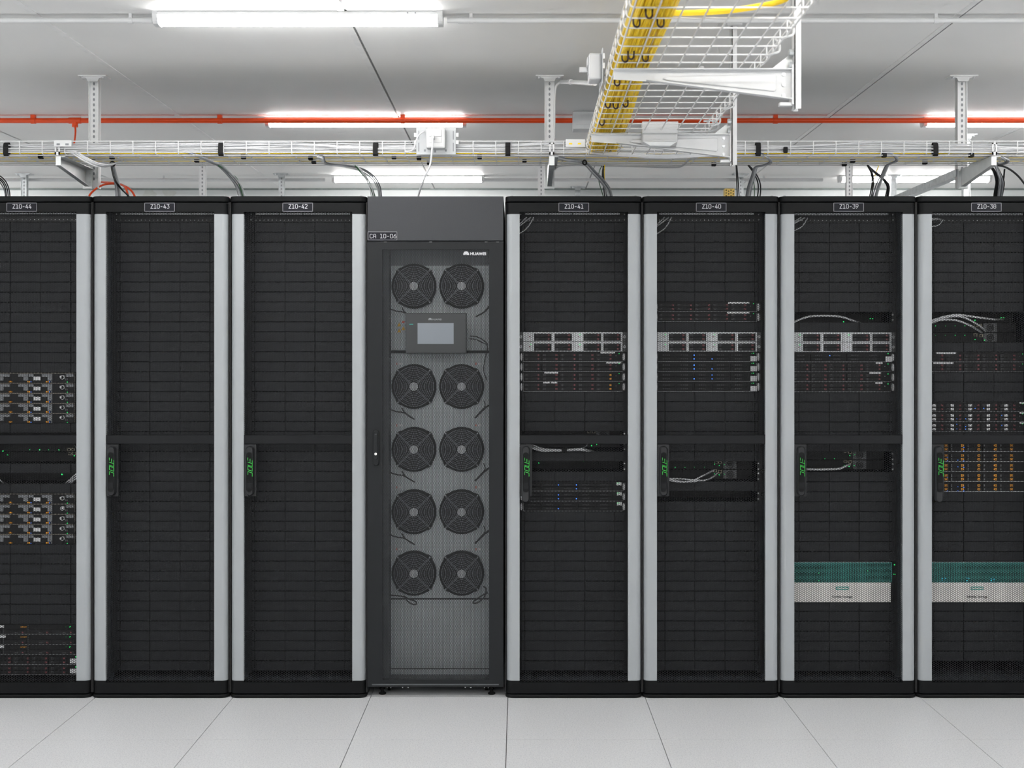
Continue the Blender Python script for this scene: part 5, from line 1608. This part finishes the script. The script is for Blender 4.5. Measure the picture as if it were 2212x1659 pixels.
# feet
for px in (826, 1062):
    x = at(px, 0, 490)[0]
    ft = part('levelling_foot', MB().cyl((x, 0.06, 0), 0.016, 'z', 0.0, 0.006, 14).cyl((x, 0.06, 0.006), 0.012, 'z', 0, 0.010, 14, 0.006).cyl((x, 0.06, 0.0), 0.006, 'z', 0.006, 0.05, 10).cyl((x, 0.06, 0.022), 0.012, 'z', 0, 0.006, 6), M['fan'], ac)
    x2 = at(838 if px < 900 else 1050, 0, 490)[0]
    part('caster_fork', MB().box(x2 - 0.010, x2 - 0.006, 0.10, 0.14, 0.015, 0.05).box(x2 + 0.006, x2 + 0.010, 0.10, 0.14, 0.015, 0.05), M['zinc'], ac)
    part('caster_wheel', MB().cyl((x2, 0.12, 0.022), 0.022, 'x', -0.006, 0.006, 16), M['fan'], ac)
for px in (870, 882, 1005, 1017):
    part('base_screw', MB().cyl((at(px, 0, 493)[0], 0.02, zz(1486.5)), 0.0035, 'y', -0.004, 0, 8), M['bolt'], ac)
for px in (792.5, 1075, 1092):
    pass

# ================================================================== cables dropping from the tray into the racks
def drop(label, cables, grp='cable drops from the tray'):
    p0 = at(*cables[0][0][0])
    t = thing('cable_drop', label, 'cables', p0, grp)
    for pts, r, m in cables:
        part('cable', MB().tube(smoothpath([at(*p) for p in pts], 6), r, 7), M[m], t, True)
    return t
def fan_out(pts0, offs, r, m):
    """several cables along the same path, shifted by offs (px, dy) at each"""
    alt = {'cableg': ('cableg', 'cablelg', 'cabledg')}
    return [([(a + 1.5 * o[0] * (0.35 + 0.65 * i / (len(pts0) - 1)), b + o[1] + 0.8 * math.sin(2.1 * n + i), s) for i, (a, b, s) in enumerate(pts0)], r * 0.9, alt.get(m, (m,))[n % len(alt.get(m, (m,)))]) for n, o in enumerate(offs)]
# far left, Z10-44
drop('grey and black cables curving down at the left edge into rack Z10-44',
     fan_out([(-25, 378, 478), (-6, 381, 476), (8, 392, 473), (16, 410, 470), (18, 432, 468), (18, 440, 468)], [(0, 0), (-3, 3), (3, -2)], 0.0030, 'cablek') +
     fan_out([(-25, 381, 478), (-8, 384, 476), (4, 396, 473), (13, 415, 470), (15, 440, 468)], [(-2, 0)], 0.003, 'cableg'))
# Z10-43
drop('grey cable bundle with one black cable tied under the tray above rack Z10-43',
     fan_out([(242, 352, 478), (246, 366, 477), (251, 388, 475), (255, 410, 472), (257, 440, 470)], [(-4, 0), (-2, 0), (0, 0), (2, 0), (4, 0), (1, 0)], 0.0034, 'cableg') +
     [([(240, 354, 480), (243, 372, 479), (249, 391, 478), (262, 408, 475), (278, 424, 472), (284, 440, 470)], 0.0040, 'cablek'), ([(241, 354, 480), (245, 372, 479), (252, 392, 478), (265, 410, 475), (276, 424, 472), (279, 440, 470)], 0.0028, 'cablek')])
drop('white cables sagging out of the tray front above rack Z10-43',
     fan_out([(140, 327, 488), (155, 330, 489), (175, 343, 490), (200, 356, 488), (222, 359, 484), (238, 354, 480), (243, 351, 478)], [(0, 0), (5, -1), (10, -2), (14, -3), (3, 2)], 0.0034, 'cablew'))
single('cable_strap', MB().tube([(at(243, 354, 479)[0] + 0.011 * math.cos(a), at(243, 354, 479)[1], at(243, 354, 479)[2] + 0.010 * math.sin(a)) for a in [2 * math.pi * k / 14 for k in range(14)]], 0.0035, 6, closed=True), M['velcro'],
       'black tie round the grey drop above rack Z10-43', 'strap', at(243, 354, 479))
# Z10-42 left
drop('grey cable bundle curving down from the tray into rack Z10-42',
     fan_out([(405, 328, 488), (430, 338, 488), (458, 351, 484), (474, 358, 481), (495, 378, 477), (512, 400, 473), (521, 424, 470), (523, 440, 469)], [(-4, 0), (-1, 0), (1, 0), (4, 0), (7, 0)], 0.0032, 'cableg') +
     [([(472, 357, 482), (490, 370, 478), (510, 384, 475), (517, 400, 473), (525, 424, 470), (528, 440, 469)], 0.003, 'cablegr')])
drop('grey cables looping along the tray edge and down beside the cooling unit',
     fan_out([(685, 336, 489), (697, 340, 489), (702, 352, 486), (718, 356, 482), (748, 359, 480), (782, 367, 477), (806, 384, 474), (818, 405, 471), (821, 424, 469), (821, 440, 468)], [(0, 0), (-2, 2), (2, -2)], 0.0034, 'cableg') +
     fan_out([(766, 357, 482), (776, 368, 480), (790, 386, 477), (800, 406, 474), (806, 424, 471), (808, 440, 470)], [(0, 0), (3, 0)], 0.0026, 'cablegr') +
     fan_out([(768, 356, 482), (782, 368, 480), (796, 388, 477), (804, 408, 474), (810, 440, 470)], [(0, 0), (-4, 0)], 0.0026, 'cablew'))
# Z10-41
drop('grey cables leaving the tray through a black tie above rack Z10-41',
     fan_out([(1195, 338, 486), (1225, 345, 484), (1260, 351, 481), (1282, 372, 477), (1300, 392, 474), (1313, 412, 471), (1319, 440, 469)], [(-3, 1), (0, 0), (2, -1), (4, -2)], 0.0036, 'cableg') +
     fan_out([(1300, 358, 470), (1294, 372, 470), (1294, 392, 469), (1303, 424, 468), (1306, 440, 468)], [(0, 0)], 0.0024, 'cablegr') +
     fan_out([(1303, 358, 470), (1301, 380, 470), (1304, 405, 469), (1308, 440, 468)], [(0, 0), (3, 0)], 0.0036, 'cablek') +
     [([(1306, 356, 470), (1305, 375, 470), (1306, 392, 469)], 0.0030, 'cabley')])
cxy = at(1263, 351, 482)
single('cable_strap', MB().tube([(cxy[0] + 0.009 * math.cos(a), cxy[1] + 0.006 * math.cos(a), cxy[2] + 0.010 * math.sin(a)) for a in [2 * math.pi * k / 14 for k in range(14)]], 0.0035, 6, closed=True), M['velcro'],
       'black tie round the grey drop above rack Z10-41', 'strap', cxy)
tube_thing('tray_cable', [at(1200, 362, 468), at(1215, 357, 467), at(1260, 356, 466), at(1380, 359, 466), at(1455, 361, 467), at(1475, 357, 470), at(1490, 344, 478), at(1520, 336, 484), at(1560, 331, 487)],
           0.0052, M['cablew'], 'thick white cable under the tray below the hanging tray', 'cable')
for i, lab in enumerate(('front', 'second', 'third', 'rear')):
    tube_thing('loose_cable', [at(1235, 322 + i, 488), at(1290, 326 + i * 2, 491), at(1350, 331 + i * 2, 492), at(1420, 335 + i * 2, 491), at(1500, 333 + i * 2, 490), at(1590, 329 + i, 488)],
               0.0033, M['cablew'], '%s loose white cable bulging from the tray under the hanging tray' % lab, 'cable', 'loose white cables at the tray crossing')
# Z10-40
drop('pair of straight black cables dropping into rack Z10-40 right of the gold block',
     fan_out([(1590, 357, 474), (1591, 380, 473), (1592, 405, 471), (1593, 440, 469)], [(0, 0), (3, 0)], 0.0030, 'cablek'))
drop('crossing black and grey cables dropping into rack Z10-40',
     fan_out([(1616, 357, 478), (1626, 370, 477), (1636, 390, 474), (1638, 410, 471), (1634, 440, 469)], [(0, 0), (4, 0)], 0.0036, 'cablek') +
     fan_out([(1640, 330, 489), (1655, 338, 489), (1664, 350, 485), (1650, 357, 482), (1632, 362, 480), (1626, 380, 477), (1618, 405, 473), (1612, 440, 470)], [(0, 0), (2, 1), (-2, -1), (4, 0)], 0.0036, 'cableg') +
     fan_out([(1634, 360, 478), (1628, 385, 475), (1630, 410, 472), (1628, 440, 469)], [(0, 0)], 0.0022, 'cablegr'))
# Z10-39
drop('black and grey cables crossing above rack Z10-39',
     fan_out([(1873, 357, 479), (1886, 370, 477), (1905, 386, 475), (1916, 402, 473), (1914, 420, 471), (1909, 440, 469)], [(0, 0), (4, 0), (2, 1)], 0.0034, 'cablek') +
     fan_out([(1874, 358, 480), (1882, 374, 478), (1884, 395, 475), (1880, 418, 472), (1876, 440, 470)], [(0, 0), (3, 0)], 0.0034, 'cablek') +
     fan_out([(1910, 328, 489), (1926, 332, 489), (1938, 345, 486), (1925, 352, 483), (1916, 358, 481), (1908, 376, 478), (1896, 402, 474), (1886, 440, 470)], [(0, 0), (3, 0), (-3, 0), (1, 1)], 0.0034, 'cableg') +
     fan_out([(1898, 358, 478), (1888, 385, 475), (1884, 412, 472), (1880, 440, 470)], [(0, 0)], 0.002, 'cabley'))
# Z10-38
drop('thick black and grey cables dropping beside the bracket into rack Z10-38',
     fan_out([(2140, 360, 483), (2148, 372, 481), (2153, 392, 478), (2150, 412, 474), (2147, 440, 470)], [(-1, 0), (1, 0), (3, 0)], 0.0042, 'cablek') +
     fan_out([(2150, 356, 484), (2156, 372, 482), (2162, 392, 479), (2160, 412, 475), (2156, 440, 471)], [(-2, 0), (0, 0), (2, 0), (4, 0)], 0.0036, 'cableg') +
     fan_out([(2152, 357, 483), (2160, 374, 481), (2167, 394, 478), (2164, 415, 474), (2159, 440, 470)], [(0, 0), (2, 0)], 0.0034, 'cablek') +
     [([(2170, 366, 482), (2168, 385, 479), (2165, 405, 475), (2160, 440, 470)], 0.0040, 'cablek')])
drop('white cables looping out of the tray above rack Z10-38',
     fan_out([(2156, 332, 488), (2168, 340, 489), (2177, 346, 488), (2173, 352, 485), (2160, 356, 483), (2153, 352, 483)], [(0, 0), (3, 1), (-3, -1), (-6, 0)], 0.0032, 'cableg'))
drop('single black cable curving away to the right edge from the tray',
     [([(2155, 357, 484), (2172, 361, 484), (2190, 372, 483), (2206, 388, 481), (2222, 412, 477), (2230, 440, 472)], 0.0044, 'cablek')])
# gold block behind rack Z10-40
x0, y0, z1 = at(1565.5, 407, 330); x1 = (1587 - VX) / 330
gb = thing('perforated_column', 'small golden block with dark holes seen above rack Z10-40', 'column', ((x0 + x1) / 2, y0, 0))
part('column', MB().box(x0, x1, y0, y0 + 0.06, 0, z1), M['gold'], gb, bevel=0.004)
for i in range(4):
    for j in range(8):
        part('hole', MB().cyl((x0 + 0.010 + 0.0155 * i, y0, z1 - 0.012 - 0.018 * j - 0.006 * (i % 2)), 0.0045, 'y', -0.001, 0.0, 8), M['dark'], gb)
